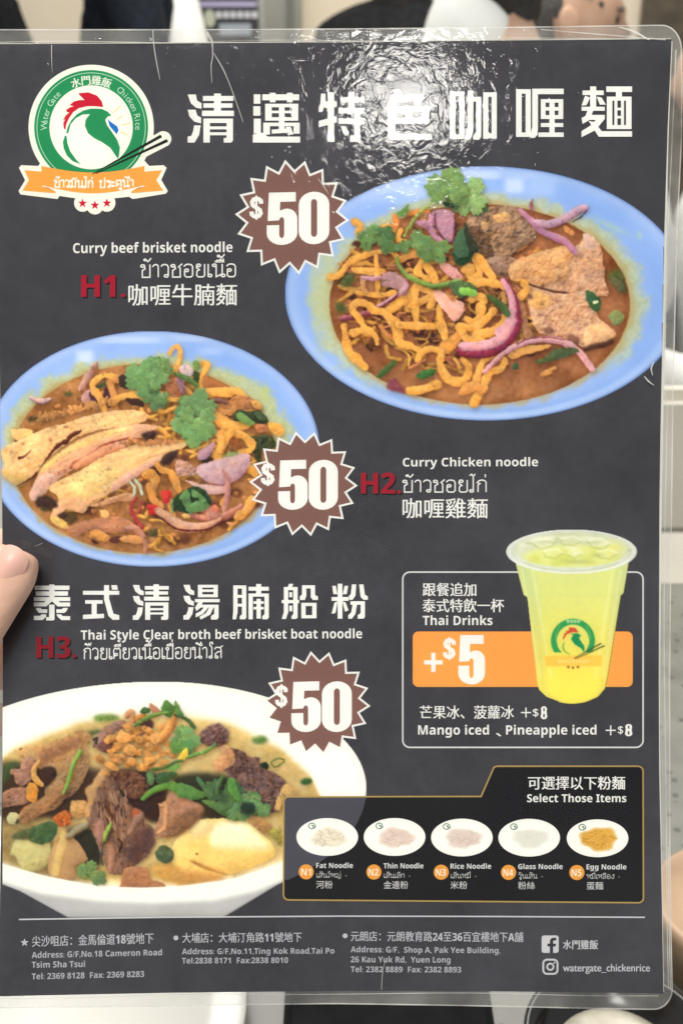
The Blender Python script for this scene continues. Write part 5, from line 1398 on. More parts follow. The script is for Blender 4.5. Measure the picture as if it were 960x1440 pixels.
    # coriander
    cv.leaf(205, 532, 40, 190, (108, 150, 86), 'herbs', spread=120); cv.leaf(203, 527, 32, -60, (112, 154, 88), 'herbs', spread=110); cv.leaf(227, 518, 26, -62, (110, 150, 86), 'herbs', spread=70); cv.leaf(200, 540, 28, 80, (102, 144, 82), 'herbs', spread=110); cv.leaf(223, 530, 24, 10, (116, 156, 90), 'herbs')
    cv.leaf(220, 566, 20, 110, (92, 126, 76), 'herbs'); cv.leaf(228, 560, 15, 60, (100, 134, 78), 'herbs')
    cv.leaf(262, 577, 27, 160, (92, 132, 76), 'herbs'); cv.leaf(280, 566, 32, -80, (112, 152, 90), 'herbs', spread=105); cv.leaf(260, 596, 30, 170, (122, 164, 96), 'herbs', spread=110); cv.leaf(286, 600, 30, 40, (124, 166, 96), 'herbs', spread=115); cv.leaf(274, 612, 28, 100, (120, 164, 92), 'herbs', spread=110)
    cv.finish()
    cv.build(['plate', 'broth', 'noodles', 'chicken', 'onion', 'chilli', 'herbs'], .00003, (ro < 1.006) & (cv.X >= np.interp(cv.Y, [464, 600, 640, 700, 800], [-2, -2, 3, 4, 5])), 'blue bowl of curry noodles with sliced chicken and coriander, at the left')

# ---------------------------------------------------------------- clear broth beef (lower left)
def dish_boat():
    cv = Canvas(2, 955, 518, 1292, 11)
    X, Y = cv.X, cv.Y
    ro = np.hypot((X - 225) / np.where(X > 225, 290, 340), (Y - 1108) / np.where(Y > 1108, 165, 150))
    m = np.clip((1 - ro) * 150 + .5, 0, 1)
    foot = cv.pmask([(2, 1243), (28, 1253), (96, 1290.5), (313, 1290.5), (400, 1238), (440, 1170), (2, 1170)], ALL) * (Y > 1150)
    foot = cv.blur(foot, .6)
    fm = np.maximum(m, foot)
    c = np.zeros(cv.rgb.shape) + (251, 251, 240)
    c += cv.noise(120, 2)[..., None] * 3
    c -= (np.exp(-((X - 60) / 120) ** 2 - ((Y - 1000) / 40) ** 2))[..., None] * (8, 6, 2)
    lipy = np.interp(X, [0, 60, 140, 220, 300, 360, 420, 500], [1238, 1256, 1266, 1269, 1265, 1252, 1228, 1180])
    low = sst(Y - lipy, -4, 7)
    c = c * (1 - low[..., None]) + (np.array((196, 195, 192)) + cv.noise(60, 3)[..., None] * 7) * low[..., None]
    c -= (sst(Y, 1278, 1292) * low * 14)[..., None]
    inner_t = np.interp(X, [0, 20, 60, 110, 160, 210, 260, 320, 395, 435, 458], [1062, 1046, 1030, 1010, 1001, 998, 1000, 1009, 1046, 1082, 1130])
    inner_b = np.interp(X, [0, 60, 140, 200, 250, 330, 400, 440, 458], [1212, 1229, 1245, 1246.5, 1245, 1234.5, 1211, 1180, 1150])
    cv.over(ALL, fm, c, 'plate')
    s = np.minimum(Y - inner_t, inner_b - Y)
    b = sst(s, -3, 16) * (Y < 1140) + np.clip(s + .5, 0, 1) * (Y >= 1140)
    edge_s = np.where(Y < 1140, sst(s, -3, 14), np.clip(s + .5, 0, 1)) * (X < 458)
    n = cv.noise(30, 4); n2 = cv.noise(6, 3)
    br = np.array((221, 193, 130)) + n[..., None] * np.array((16, 18, 22)) + n2[..., None] * 5
    br = br * (1 - (sst(s, 2, 30) * .10)[..., None])
    br = br + (1 - sst(s, 0, 12))[..., None] * np.array((22, 30, 50))
    cv.over(ALL, edge_s, br, 'broth', .5)
    A, B, C, D, E_, F, G, H = (tf(*o, 6) for o in ((0,1000),(130,980),(270,1000),(0,1110),(110,1080),(250,1090),(100,1170),(250,1170)))
    cv.clip = np.clip(s + 2, 0, 1) * (Y > 1140) + (Y <= 1140)
    cv.ragged(1.0, 5)
    # murky lower left, dark underlayer
    cv.blob(D(0,180,200,220,420,280,700,300,900,330,900,560,760,760,400,760,100,640,0,560), (164, 140, 92), 'broth', shadow=0, feather=6, tex=(1.5, 12), rough=.4)
    cv.blob(A(0,470,150,440,420,420,640,470,900,520,900,760,600,900,300,900,0,900), (70, 54, 44), 'broth', shadow=0, feather=4, tex=(1, 8))
    cv.blob(E_(280,40,560,20,720,100,760,200,720,420,620,460,400,300), (60, 44, 40), 'broth', shadow=0, feather=3, tex=(1.5, 6)); cv.blob(D(560,350,760,320,860,500,840,640,720,620,640,460), (52, 50, 42), 'broth', shadow=0, feather=3, tex=(1.5, 6))
    cv.blob(F(-40,20,260,-20,560,60,560,240,500,340,380,350,200,260,60,200), (56, 56, 42), 'broth', shadow=0, feather=3, tex=(1.5, 6)); cv.blob(F(150,330,240,240,430,350,420,390,200,390), (58, 48, 36), 'broth', shadow=0, feather=3)
    # floating herbs in the broth
    for q, c in ((A(800,40,950,30,1000,70,830,90), (120, 142, 70)), (C(500,240,580,205,640,240,600,275,530,270), (84, 116, 60)), (A(0,480,100,430,170,440,110,520,40,620,0,640), (70, 80, 50)), (A(730,180,830,150,860,180,760,210), (96, 106, 70)), (H(0,290,30,260,60,300,20,330), (150, 130, 70))): cv.blob(q, c, 'herbs', shadow=0, feather=2, tex=(1.5, 5))
    cv.blob(C(565,450,620,430,650,470,620,500,570,480), (38, 50, 34), 'herbs', shadow=.3, edge=3); cv.ribbon(C(690,470,670,430,720,400,770,405,770,430,730,460,690,470), 2.4, (104, 118, 58), 'herbs', shadow=.2); cv.blob(C(920,580,960,560,1010,580,1000,610,930,620), (58, 92, 50), 'herbs', shadow=.3, feather=1)
    # white radish and pale pieces
    cv.blob(F(-10,540,150,400,250,370,420,370,560,400,640,430,720,500,790,570,820,660,760,720,600,790,300,860,60,860,-60,700), (236, 206, 126), 'radish', hi=(250, 232, 176), lo=(196, 150, 78), edge=9, shadow=.3, tex=(.4, 14))
    cv.blob(F(280,440,440,390,560,410,640,450,740,560,780,610,640,630,420,620,290,600), (250, 248, 206), 'radish', shadow=0, feather=4, edge=6)
    cv.blob(F(100,420,220,380,300,420,260,500,120,540), (236, 212, 158), 'radish', shadow=0, feather=4)
    cv.ribbon(H(110,240,220,290,330,330,420,360), [3, 5, 4, 2], (184, 136, 76), 'radish', shadow=0, soft=1); cv.blob(H(155,175,175,175,175,190,158,190), (120, 84, 50), 'radish', shadow=0)
    cv.blob(H(0,330,200,340,400,380,300,420,0,450), (196, 148, 86), 'broth', shadow=0, feather=3, tex=(1, 8))
    cv.blob(D(100,500,120,440,200,415,320,460,420,450,420,600,330,680,200,690,130,560,90,560), (206, 196, 136), 'radish', hi=(236, 228, 172), lo=(136, 118, 74), edge=7, feather=1, tex=(.6, 8))
    cv.blob(D(420,720,410,600,450,480,480,380,520,325,570,370,660,440,720,540,740,600,640,640,620,760,500,800), (186, 148, 104), 'radish', hi=(214, 182, 132), lo=(128, 94, 68), edge=6, tex=(.5, 8)); cv.ribbon(D(470,420,520,340,530,440,500,560,470,700), [6, 12, 13, 14, 12], (214, 184, 122), 'radish', shadow=0, soft=2, flat=.6)
    cv.ribbon(D(580,400,660,340,740,300), [8, 12, 9], (158, 146, 116), 'radish', hi=(186, 176, 146), soft=1)
    cv.blob(D(60,250,80,200,140,200,185,230,140,290,90,295), (196, 190, 142), 'radish', edge=4); cv.blob(D(130,270,185,220,190,250,150,290), (64, 66, 46), 'herbs', shadow=0)
    # beef
    bf = dict(tex=(1.8, 6), rough=.35)
    cv.blob(A(160,330,230,300,310,300,330,380,250,420,160,400), (196, 158, 106), 'beef', shadow=0, feather=2); cv.blob(A(170,315,190,315,185,330,170,330), (120, 90, 60), 'beef', shadow=0)
    cv.blob(A(310,350,300,300,420,260,560,210,680,160,780,220,700,330,620,400,520,470,420,500,330,480), (186, 146, 98), 'beef', hi=(210, 172, 118), lo=(120, 86, 60), edge=6, **bf)
    cv.blob(A(340,350,440,300,560,250,690,200,700,240,600,330,460,400,350,470), (150, 108, 78), 'beef', shadow=0, feather=3, edge=5)
    cv.blob(A(470,460,560,400,680,330,740,330,760,420,720,560,600,720,420,760,380,640,480,560), (166, 130, 90), 'beef', hi=(190, 152, 108), lo=(98, 72, 54), edge=6, **bf)
    cv.blob(A(400,590,460,550,530,590,560,680,520,760,420,700), (170, 136, 98), 'beef', edge=6, **bf); cv.blob(A(340,490,460,470,470,560,400,640,360,600), (62, 44, 38), 'beef', shadow=0, feather=1, tex=(1.5, 4))
    cv.blob(A(180,440,230,390,290,410,300,470,280,560,200,630,130,600,120,540,90,530,100,490,170,490), (170, 128, 106), 'beef', hi=(196, 158, 134), lo=(98, 66, 56), edge=5, **bf); cv.ribbon(A(330,430,290,500,300,570,350,620), [6, 8, 9, 7], (206, 162, 98), 'beef')
    cv.blob(D(0,60,80,0,200,-20,280,60,220,120,60,150,0,150), (160, 120, 98), 'beef', edge=6, **bf)
    cv.blob(D(200,150,340,80,460,-20,560,-40,540,80,480,160,360,210,260,270,200,290,160,240), (156, 116, 80), 'beef', hi=(184, 144, 104), lo=(96, 66, 46), edge=6, **bf)
    cv.blob(A(230,640,270,600,320,640,320,710,290,770,230,740), (214, 150, 72), 'fried_garlic', hi=(240, 184, 100), edge=5)
    cv.blob(D(595,190,600,110,650,90,720,95,740,150,700,220,640,250), (194, 150, 96), 'beef', hi=(216, 176, 120), edge=5, **bf); cv.blob(D(450,240,500,200,560,170,600,210,600,290,560,310,500,310,470,270), (188, 104, 56), 'fried_garlic', hi=(214, 136, 80), lo=(110, 56, 34), edge=4, tex=(2.4, 4), rough=.4)
    # top clutter of strands
    cv.blob(B(0,420,60,300,160,220,260,200,300,240,200,300,180,330,110,370,60,420), (158, 122, 104), 'beef', hi=(184, 148, 128), lo=(98, 70, 60), edge=5, **bf); cv.ribbon(B(30,390,40,350,15,360), 4, (66, 54, 46), 'beef', shadow=0)
    cv.blob(B(40,430,100,370,160,360,180,460,110,470), (120, 82, 74), 'beef', edge=4, **bf); cv.ribbon(B(290,160,330,130,340,220,310,300), [8, 10, 8, 7], (196, 144, 100), 'beef')
    cv.blob(B(480,60,500,55,560,100,580,130,520,140,490,110), (172, 122, 96), 'beef', edge=4); cv.blob(B(360,180,420,140,460,160,380,210), (204, 140, 78), 'fried_garlic', edge=3)
    cv.blob(B(350,270,430,280,470,330,460,360,390,330), (150, 112, 106), 'beef', edge=3); cv.blob(B(400,230,480,190,520,230,490,290,420,260), (84, 58, 54), 'beef', shadow=0, feather=1)
    cv.blob(E_(290,60,340,20,440,20,560,80,590,180,500,260,420,240,350,160), (112, 78, 62), 'beef', hi=(150, 108, 82), lo=(50, 34, 32), tex=(3, 4), rough=.6)
    # right-hand shredded beef
    cv.blob(C(80,180,150,120,240,110,310,170,300,260,220,300,120,290,60,240), (122, 92, 88), 'beef', hi=(154, 122, 116), lo=(70, 48, 46), tex=(3, 4), rough=.5, feather=1, spots=((78, 52, 48), 4, .7))
    cv.blob(C(290,320,400,330,480,380,560,390,580,470,680,510,780,580,780,720,740,830,640,880,520,880,400,820,360,700,330,560,260,480), (118, 90, 82), 'beef', hi=(154, 122, 110), lo=(62, 44, 42), edge=5, tex=(3.4, 4), rough=.6, grain=(2.2, 1.1), spots=((66, 46, 44), 4, .6), jag=.6)
    cv.blob(C(170,440,240,380,240,300,300,290,350,350,360,430,290,480,220,510), (196, 150, 108), 'beef', hi=(222, 178, 134), lo=(128, 92, 70), edge=5, **bf); cv.blob(C(760,640,800,620,870,650,880,720,840,800,760,720), (214, 178, 124), 'beef', hi=(232, 200, 148), edge=4, feather=1)
    cv.blob(F(870,120,900,80,960,90,960,180,900,190,860,300,820,260), (206, 170, 110), 'beef', hi=(230, 196, 136), edge=3)
    cv.blob(F(590,380,680,360,760,390,790,440,740,500,680,460), (178, 138, 92), 'beef', edge=4, feather=1, tex=(1.6, 5)); cv.blob(F(760,480,860,440,880,600,800,540), (164, 150, 74), 'herbs', shadow=0, feather=2, tex=(2.2, 4), rough=.5)
    # the wedge of meat
    cv.blob(E_(640,560,660,500,690,400,680,300,740,270,770,200,850,240,960,270,1060,330,1060,360,1000,440,900,540,760,580,690,590), (176, 132, 104), 'beef', hi=(202, 158, 128), lo=(100, 70, 54), edge=5, smooth=False, tex=(.6, 8))
    cv.blob(E_(740,500,800,420,940,350,1060,335,1040,420,900,540,760,590), (132, 96, 70), 'beef', shadow=0, feather=2, tex=(2, 5)); cv.ribbon(E_(690,320,740,330,730,500,650,560), [3, 6, 5, 3], (206, 160, 116), 'beef', shadow=0, soft=1)
    # the big chunk of brisket
    cv.blob(E_(70,420,60,330,80,280,65,180,120,130,190,20,230,-20,270,20,300,90,340,150,360,240,410,250,440,310,540,370,545,430,640,520,640,640,560,760,430,860,330,900,260,880,200,760,150,600), (138, 104, 84), 'beef', hi=(176, 136, 108), lo=(70, 48, 42), edge=7, tex=(2.4, 6), rough=.35, grain=(3.2, 1.25), spots=((82, 56, 48), 5, .55), jag=.3)
    cv.blob(E_(65,180,120,130,190,20,230,-20,270,20,240,70,180,150,140,270,110,330,95,420,60,400,60,330,85,280), (204, 162, 110), 'beef', hi=(226, 186, 130), lo=(150, 112, 78), shadow=0, edge=4, tex=(.8, 5), feather=.6)
    for i in range(26):
        x, y = cv.rs.uniform(150, 380), cv.rs.uniform(170, 470); cv.ribbon(E_(x, y, x + cv.rs.uniform(-14, 26), y + 40, x + cv.rs.uniform(0, 50), y + cv.rs.uniform(70, 130)), [1, 2.6, 1], (82, 56, 46), 'beef', shadow=0, tex=0)
    for i in range(20):
        x, y = cv.rs.uniform(170, 420), cv.rs.uniform(160, 520); cv.ribbon(E_(x, y, x + 8, y + 40, x + cv.rs.uniform(0, 40), y + 90), [.8, 2.4, .8], (176, 138, 112), 'beef', shadow=0, tex=0)
    cv.blob(E_(440,640,560,500,640,530,640,640,560,760,470,800,420,760), (92, 66, 60), 'beef', shadow=0, feather=3, tex=(2.4, 5), grain=(2, 1.2)); cv.blob(E_(450,380,480,340,540,370,530,420,480,430), (160, 92, 62), 'beef', shadow=0, feather=1, tex=(2, 4))
    cv.ribbon(E_(440,540,500,440,540,400), [8, 12, 8], (158, 120, 100), 'beef', shadow=0, soft=1); cv.ribbon(G(330,330,350,200,320,100), [8, 12, 6], (164, 122, 98), 'beef', shadow=0, soft=1); cv.ribbon(E_(340,600,370,640,350,700), 2.6, (64, 42, 38), 'beef', shadow=0)
    cv.blob(E_(150,440,210,450,230,560,200,640,140,560), (164, 122, 108), 'beef', shadow=0, feather=2, tex=(1.5, 5))
    cv.blob(G(420,440,450,310,560,290,640,300,680,400,780,430,760,470,420,470), (180, 128, 92), 'beef', hi=(204, 154, 114), edge=5, tex=(1.5, 7)); cv.blob(G(690,300,780,270,900,290,940,400,820,420,720,380), (204, 160, 90), 'broth', shadow=0, feather=2, tex=(1, 6))
    # fried garlic heap
    def gar(x, y): cv.blob([(x + cv.rs.uniform(3, 8) * math.cos(a), y + cv.rs.uniform(2.5, 6) * math.sin(a)) for a in np.arange(0, 6.2, .9)], np.array((218, 160, 92)) * cv.rs.uniform(.82, 1.08), 'fried_garlic', hi=(246, 200, 136), lo=(140, 84, 44), edge=3, tex=(1.6, 4), shadow=.5)
    heap = lambda x, y: ((x - 197 - (y - 1050) * .3) / 48) ** 2 + ((y - 1052) / 30) ** 2 < 1
    cv.scatter(95, heap, gar)
    for q in (B(90,550,160,550,220,600,210,630,150,610), B(270,430,330,400,370,450,340,500,280,470), B(450,530,520,500,570,490,500,560,450,580), B(300,520,350,510,370,560,310,570), B(200,340,260,300,330,330,300,380,220,380), B(480,330,540,300,590,330,560,400,500,380), B(550,230,600,220,620,260,560,280)):
        cv.blob(q, (226, 170, 100), 'fried_garlic', hi=(250, 208, 146), lo=(150, 92, 50), edge=4, tex=(1, 5))
    for i in range(9):
        x, y = cv.rs.uniform(0, 330), cv.rs.uniform(480, 640); cv.blob(B(x, y, x + 40, y - 14, x + 74, y + 20, x + 50, y + 34), np.array((206, 150, 94)) * cv.rs.uniform(.8, 1.1), 'fried_garlic', edge=3, tex=(1, 4))
    cv.ribbon(B(570,370,620,310,670,220,700,120), [9, 12, 13, 7], (216, 158, 92), 'fried_garlic', hi=(244, 196, 128), lo=(150, 96, 56))
    # herbs on top
    cv.blob(B(400,120,440,90,490,100,480,140,420,140), (66, 96, 56), 'herbs', edge=3); cv.blob(B(580,110,610,25,660,50,700,100,660,170,600,150), (84, 120, 64), 'herbs', tex=(2, 5)); cv.blob(B(700,30,740,90,770,160,720,170,690,100), (98, 130, 74), 'herbs', tex=(2, 5))
    cv.ribbon(B(360,240,440,190,540,150,640,130), [5, 6, 6, 4], (112, 142, 76), 'herbs'); cv.ribbon(B(700,150,780,180,830,220,860,260), [4, 6, 5], (74, 98, 60), 'herbs')
    cv.leaf(255, 1042, 26, 160, (108, 144, 80), 'herbs', spread=110); cv.leaf(266, 1042, 26, 0, (122, 164, 92), 'herbs', spread=100, hi=(150, 190, 116)); cv.leaf(257, 1052, 22, 80, (92, 142, 70), 'herbs')
    cv.blob(B(720,520,790,430,805,500,740,555), (228, 190, 84), 'herbs', edge=3); cv.ribbon(B(800,510,860,490,960,460,1040,400), [4, 5, 5, 3], (104, 150, 80), 'herbs')
    cv.blob(B(600,610,680,580,750,565,720,610,670,640,660,620), (122, 170, 92), 'herbs', edge=3); cv.blob(B(460,640,520,640,520,720,470,720), (88, 118, 72), 'herbs'); cv.ribbon(B(510,610,600,600,700,550,760,540), [4, 5, 4], (84, 112, 64), 'herbs')
    cv.ribbon(E_(550,260,620,200,720,160,800,150), [7, 9, 10, 12], (104, 148, 72), 'herbs'); cv.blob(E_(740,160,800,130,900,140,1000,180,1080,220,1040,260,940,260,860,220), (96, 142, 68), 'herbs', tex=(1.2, 7), hi=(130, 176, 98)); cv.blob(E_(590,60,640,60,640,130,595,140), (98, 124, 80), 'herbs'); cv.blob(E_(660,60,760,30,840,50,760,120,670,130), (68, 92, 58), 'herbs', tex=(2, 4))
    cv.blob(F(0,70,80,80,150,110,210,160,210,185,120,210,60,190,0,180), (94, 134, 74), 'herbs', tex=(1.4, 6), hi=(124, 162, 96)); cv.ribbon(F(170,30,220,100,260,170,310,230), [6, 7, 7, 5], (88, 118, 80), 'herbs'); cv.blob(F(200,220,280,210,380,250,470,220,520,300,510,380,420,360,300,290), (96, 124, 70), 'herbs', tex=(1.8, 6)); cv.ribbon(F(290,120,370,170,440,200,500,260), [5, 6, 8, 7], (120, 144, 88), 'herbs')
    for x, y, z, a, c in ((300, 1108, 19, -150, (76, 108, 64)), (318, 1126, 24, 30, (84, 120, 68)), (338, 1140, 25, 55, (94, 130, 74)), (330, 1108, 18, -70, (70, 100, 60)), (352, 1122, 18, 80, (88, 126, 70)), (308, 1118, 15, 140, (62, 90, 56))): cv.leaf(x, y, z, a, c, 'herbs')
    cv.blob(F(430,20,480,40,500,90,540,220,510,230,440,160,420,90), (92, 138, 72), 'herbs', tex=(1.6, 6)); cv.leaf(359, 1132, 20, 20, (96, 140, 76), 'herbs'); cv.leaf(372, 1140, 15, 50, (100, 140, 76), 'herbs'); cv.ribbon(F(330,150,340,90,380,20), 5, (86, 116, 66), 'herbs')
    cv.ribbon(A(540,690,580,580,620,450,680,340), [4, 6, 7, 6], (132, 172, 82), 'herbs', hi=(160, 200, 108)); cv.ribbon(D(880,440,900,370,940,290), [4, 7, 4], (144, 174, 82), 'herbs'); cv.ribbon(D(880,440,860,560,870,640), 2, (60, 72, 50), 'herbs', shadow=0)
    cv.blob(D(240,420,260,330,380,280,440,270,490,320,450,420,360,465,290,450), (74, 96, 64), 'herbs', tex=(1.6, 6), rough=.3, hi=(104, 128, 88)); cv.blob(D(100,400,180,340,260,340,240,410,150,420), (92, 98, 64), 'herbs', feather=1)
    cv.leaf(127, 1222, 19, -60, (116, 148, 80), 'herbs', spread=130); cv.leaf(141, 1236, 15, 40, (104, 130, 76), 'herbs'); cv.leaf(117, 1228, 12, 170, (110, 140, 78), 'herbs')
    cv.blob(G(710,170,780,110,850,150,870,210,820,265,740,240), (78, 90, 64), 'herbs', tex=(1.8, 5), rough=.35, edge=4)
    cv.blob(F(540,240,640,240,640,320,540,320), (44, 56, 44), 'herbs', feather=1); cv.ribbon(F(560,180,650,195,740,210,810,220), .9, (176, 150, 122), 'beef', shadow=0)
    cv.finish()
    cv.build(['plate', 'broth', 'radish', 'beef', 'fried_garlic', 'herbs'], .00003, (fm > .25) & (X >= 5), 'white bowl of clear soup with beef chunks and fried garlic, lower left')

dish_beef(); dish_chicken(); dish_boat()

# ---------------------------------------------------------------- printed cup of yellow drink
def drink_cup():
    cv = Canvas(708, 741, 898, 993, 5)
    X, Y = cv.X, cv.Y
    lx = np.interp(Y, [775, 792, 836, 840, 960, 970, 980, 986], [722, 724, 735, 740.5, 754, 757, 768, 784]); rx = np.interp(Y, [775, 792, 834, 838, 955, 968, 980, 986], [884, 883, 876, 872, 853, 850, 840, 826])
    body = np.clip(X - lx + .5, 0, 1) * np.clip(rx - X + .5, 0, 1) * (Y > 775)
    bot = np.hypot((X - 803.5) / 50.5, (Y - 958) / 31.5)
    body = body * np.where(Y > 958, np.clip((1 - bot) * 32 + .5, 0, 1), 1)
    t = sst(Y, 790, 985)[..., None]
    c = np.array((226, 231, 150)) * (1 - t) + np.array((250, 233, 98)) * t
    u = ((X - lx) / np.maximum(rx - lx, 1))[..., None]
    c = c + np.exp(-((u - .08) / .07) ** 2) * (-14, -8, 10) + np.exp(-((u - .95) / .05) ** 2) * (-12, -10, 4) + cv.noise(60, 2)[..., None] * 3
    c = c - (np.exp(-((Y - 837) / 3) ** 2) * .4)[..., None] * (8, 6, 2)
    cv.over(ALL, body, c, 'drink')
    re = np.hypot((X - 802.8) / 92.3, (Y - 775.5) / 31.5)
    ri = np.hypot((X - 802.8) / 82, (Y - 773) / 25)
    rim = np.clip((1 - re) * 32 + .5, 0, 1)
    cv.over(ALL, rim, np.array((222, 226, 212)) + cv.noise(18, 3)[..., None] * (9, 9, 14) - (np.exp(-((re - .93) / .05) ** 2) * 10)[..., None], 'cup_rim')
    cv.over(ALL, np.clip((1 - re) * 32, 0, 1) * (1 - np.clip((1 - re) * 32 - 2.2, 0, 1)) * .6, (240, 243, 236))
    cv.over(ALL, (1 - sst(ri, .92, 1.02)), np.array((216, 220, 186)) + cv.noise(16, 2)[..., None] * (8, 8, 18), 'cup_rim')
    surf = np.hypot((X - 803) / 78, (Y - 785) / 22)
    cv.over(ALL, (1 - sst(surf, .7, 1.02)) * (ri < 1.0) , np.array((227, 230, 142)) + cv.noise(15, 2)[..., None] * (7, 7, 18), 'drink')
    cv.over(ALL, np.exp(-((X - 860) / 16) ** 2 - ((Y - 771) / 9) ** 2) * .8, (236, 234, 132))
    for x, y, w, h in ((758, 758, 12, 3), (776, 756, 16, 2.5), (826, 757, 16, 3), (850, 765, 8, 3), (809, 778, 6, 4), (765, 770, 9, 3), (802, 770, 12, 2.5), (735, 766, 6, 3)):
        cv.over(ALL, np.exp(-((X - x) / w) ** 2 - ((Y - y) / h) ** 2) * .75, (244, 245, 222))
    for x, y, w, h in ((742, 764, 5, 1.6), (783, 757, 4, 1.6), (770, 762, 14, 2), (834, 763, 10, 1.6), (884, 774, 3, 2), (812, 790, 20, 3), (840, 781, 9, 3)):
        cv.over(ALL, np.exp(-((X - x) / w) ** 2 - ((Y - y) / h) ** 2) * .5, (170, 176, 122))
    for q in ((745,762,762,757,778,760,776,768,758,772), (786,757,806,754,818,760,806,767,790,766), (826,760,842,757,858,764,848,772,832,770), (800,774,814,772,818,780,806,785,798,781), (764,775,784,772,792,778,780,785,766,783), (838,776,856,772,868,778,856,786,842,784)):
        pts_ = [(q[i], q[i + 1]) for i in range(0, 10, 2)]
        mk = cv.blur(cv.pmask(pts_, ALL), 1); cv.over(ALL, mk * .30, (240, 241, 196))
        ed = np.clip(mk * (1 - mk) * 4, 0, 1); gy_ = np.gradient(mk)[0]
        cv.over(ALL, ed * (gy_ > 0) * .55, (248, 248, 226)); cv.over(ALL, ed * (gy_ < 0) * .45, (184, 190, 118))
    for x in (733, 748, 861, 872): cv.over(ALL, body * (np.exp(-((X - x - (Y - 800) * (.17 if x < 800 else -.16)) / 2.2) ** 2) * (Y > 800) * (Y < 955) * .28), (252, 250, 206))
    fr = np.abs(re - .955) * 31
    cv.over(ALL, np.clip(1.4 - fr, 0, 1) * (Y > 786) * .7, (246, 247, 240))
    cv.over(ALL, np.clip(1.3 - np.abs(re - .86) * 31, 0, 1) * (Y > 790) * .5, (200, 206, 160))
    # emblem on the cup
    re_ = np.hypot(X - 805, Y - 901)
    ring = np.clip(31.5 - re_, 0, 1) * np.clip(re_ - 22.2, 0, 1) * (Y < 918 + .0 * X)
    cv.over(ALL, ring * .95, (52, 160, 92), 'cup_emblem', .4)
    for k in range(4):
        x = 796 + k * 5; cv.over(ALL, cv.pmask([(x, 871.5), (x + 4, 871.5), (x + 4, 876), (x, 876)], ALL) * .7, (226, 240, 190))
    cv.ribbon([(783, 906), (781, 893), (787, 880)], .9, (150, 206, 120), 'cup_emblem', shadow=0, tex=0); cv.ribbon([(824, 880), (829, 893), (828, 906)], .9, (150, 206, 120), 'cup_emblem', shadow=0, tex=0)
    s_ = lambda *q: [(805 + (q[i] - 465) / 3.692 * .385 + 0, 901 + (q[i + 1] - 445) / 3.692 * .385) for i in range(0, len(q), 2)]
    q = lambda pts, c_: cv.over(ALL, cv.pmask(pts, ALL), c_, 'cup_emblem', .4)
    q(s_(410,262,505,275,537,335,455,330,380,362,345,425,330,445,330,395,342,378,344,350,385,330,362,325,415,298), (216, 92, 62))
    q(s_(435,352,530,344,580,378,548,400,556,428,610,505,624,545,612,602,574,546,490,496,442,432,446,400,468,371), (40, 150, 96))
    cv.ribbon(s_(345,470,330,520,350,580,420,631), [1.4, 2, 1], (110, 180, 84), 'cup_emblem', shadow=0, tex=0)
    q(s_(80,650,860,640,850,790,100,790), (250, 208, 92))
    for i in range(9): q(s_(260 + i * 48, 700, 290 + i * 48, 700, 290 + i * 48, 745, 260 + i * 48, 745), (252, 224, 128))
    for a in ((480, 683, 838, 484), (498, 690, 880, 515)): cv.ribbon(s_(*a), [.8, 2], (70, 74, 48), 'cup_emblem', shadow=0, tex=0)
    for x in (798.5, 805, 812): cv.over(ALL, np.exp(-(((X - x) / 1.9) ** 2 + ((Y - (938 + (1 if x == 805 else 0))) / 1.9) ** 2) ** 2), (150, 90, 50), 'cup_emblem', .5)
    keep = (np.maximum(body, rim) > .3)
    cv.build(['drink', 'cup_rim', 'cup_emblem'], .000095, keep, 'clear plastic cup of yellow iced drink', 'drink_picture', (1, 0))
drink_cup()
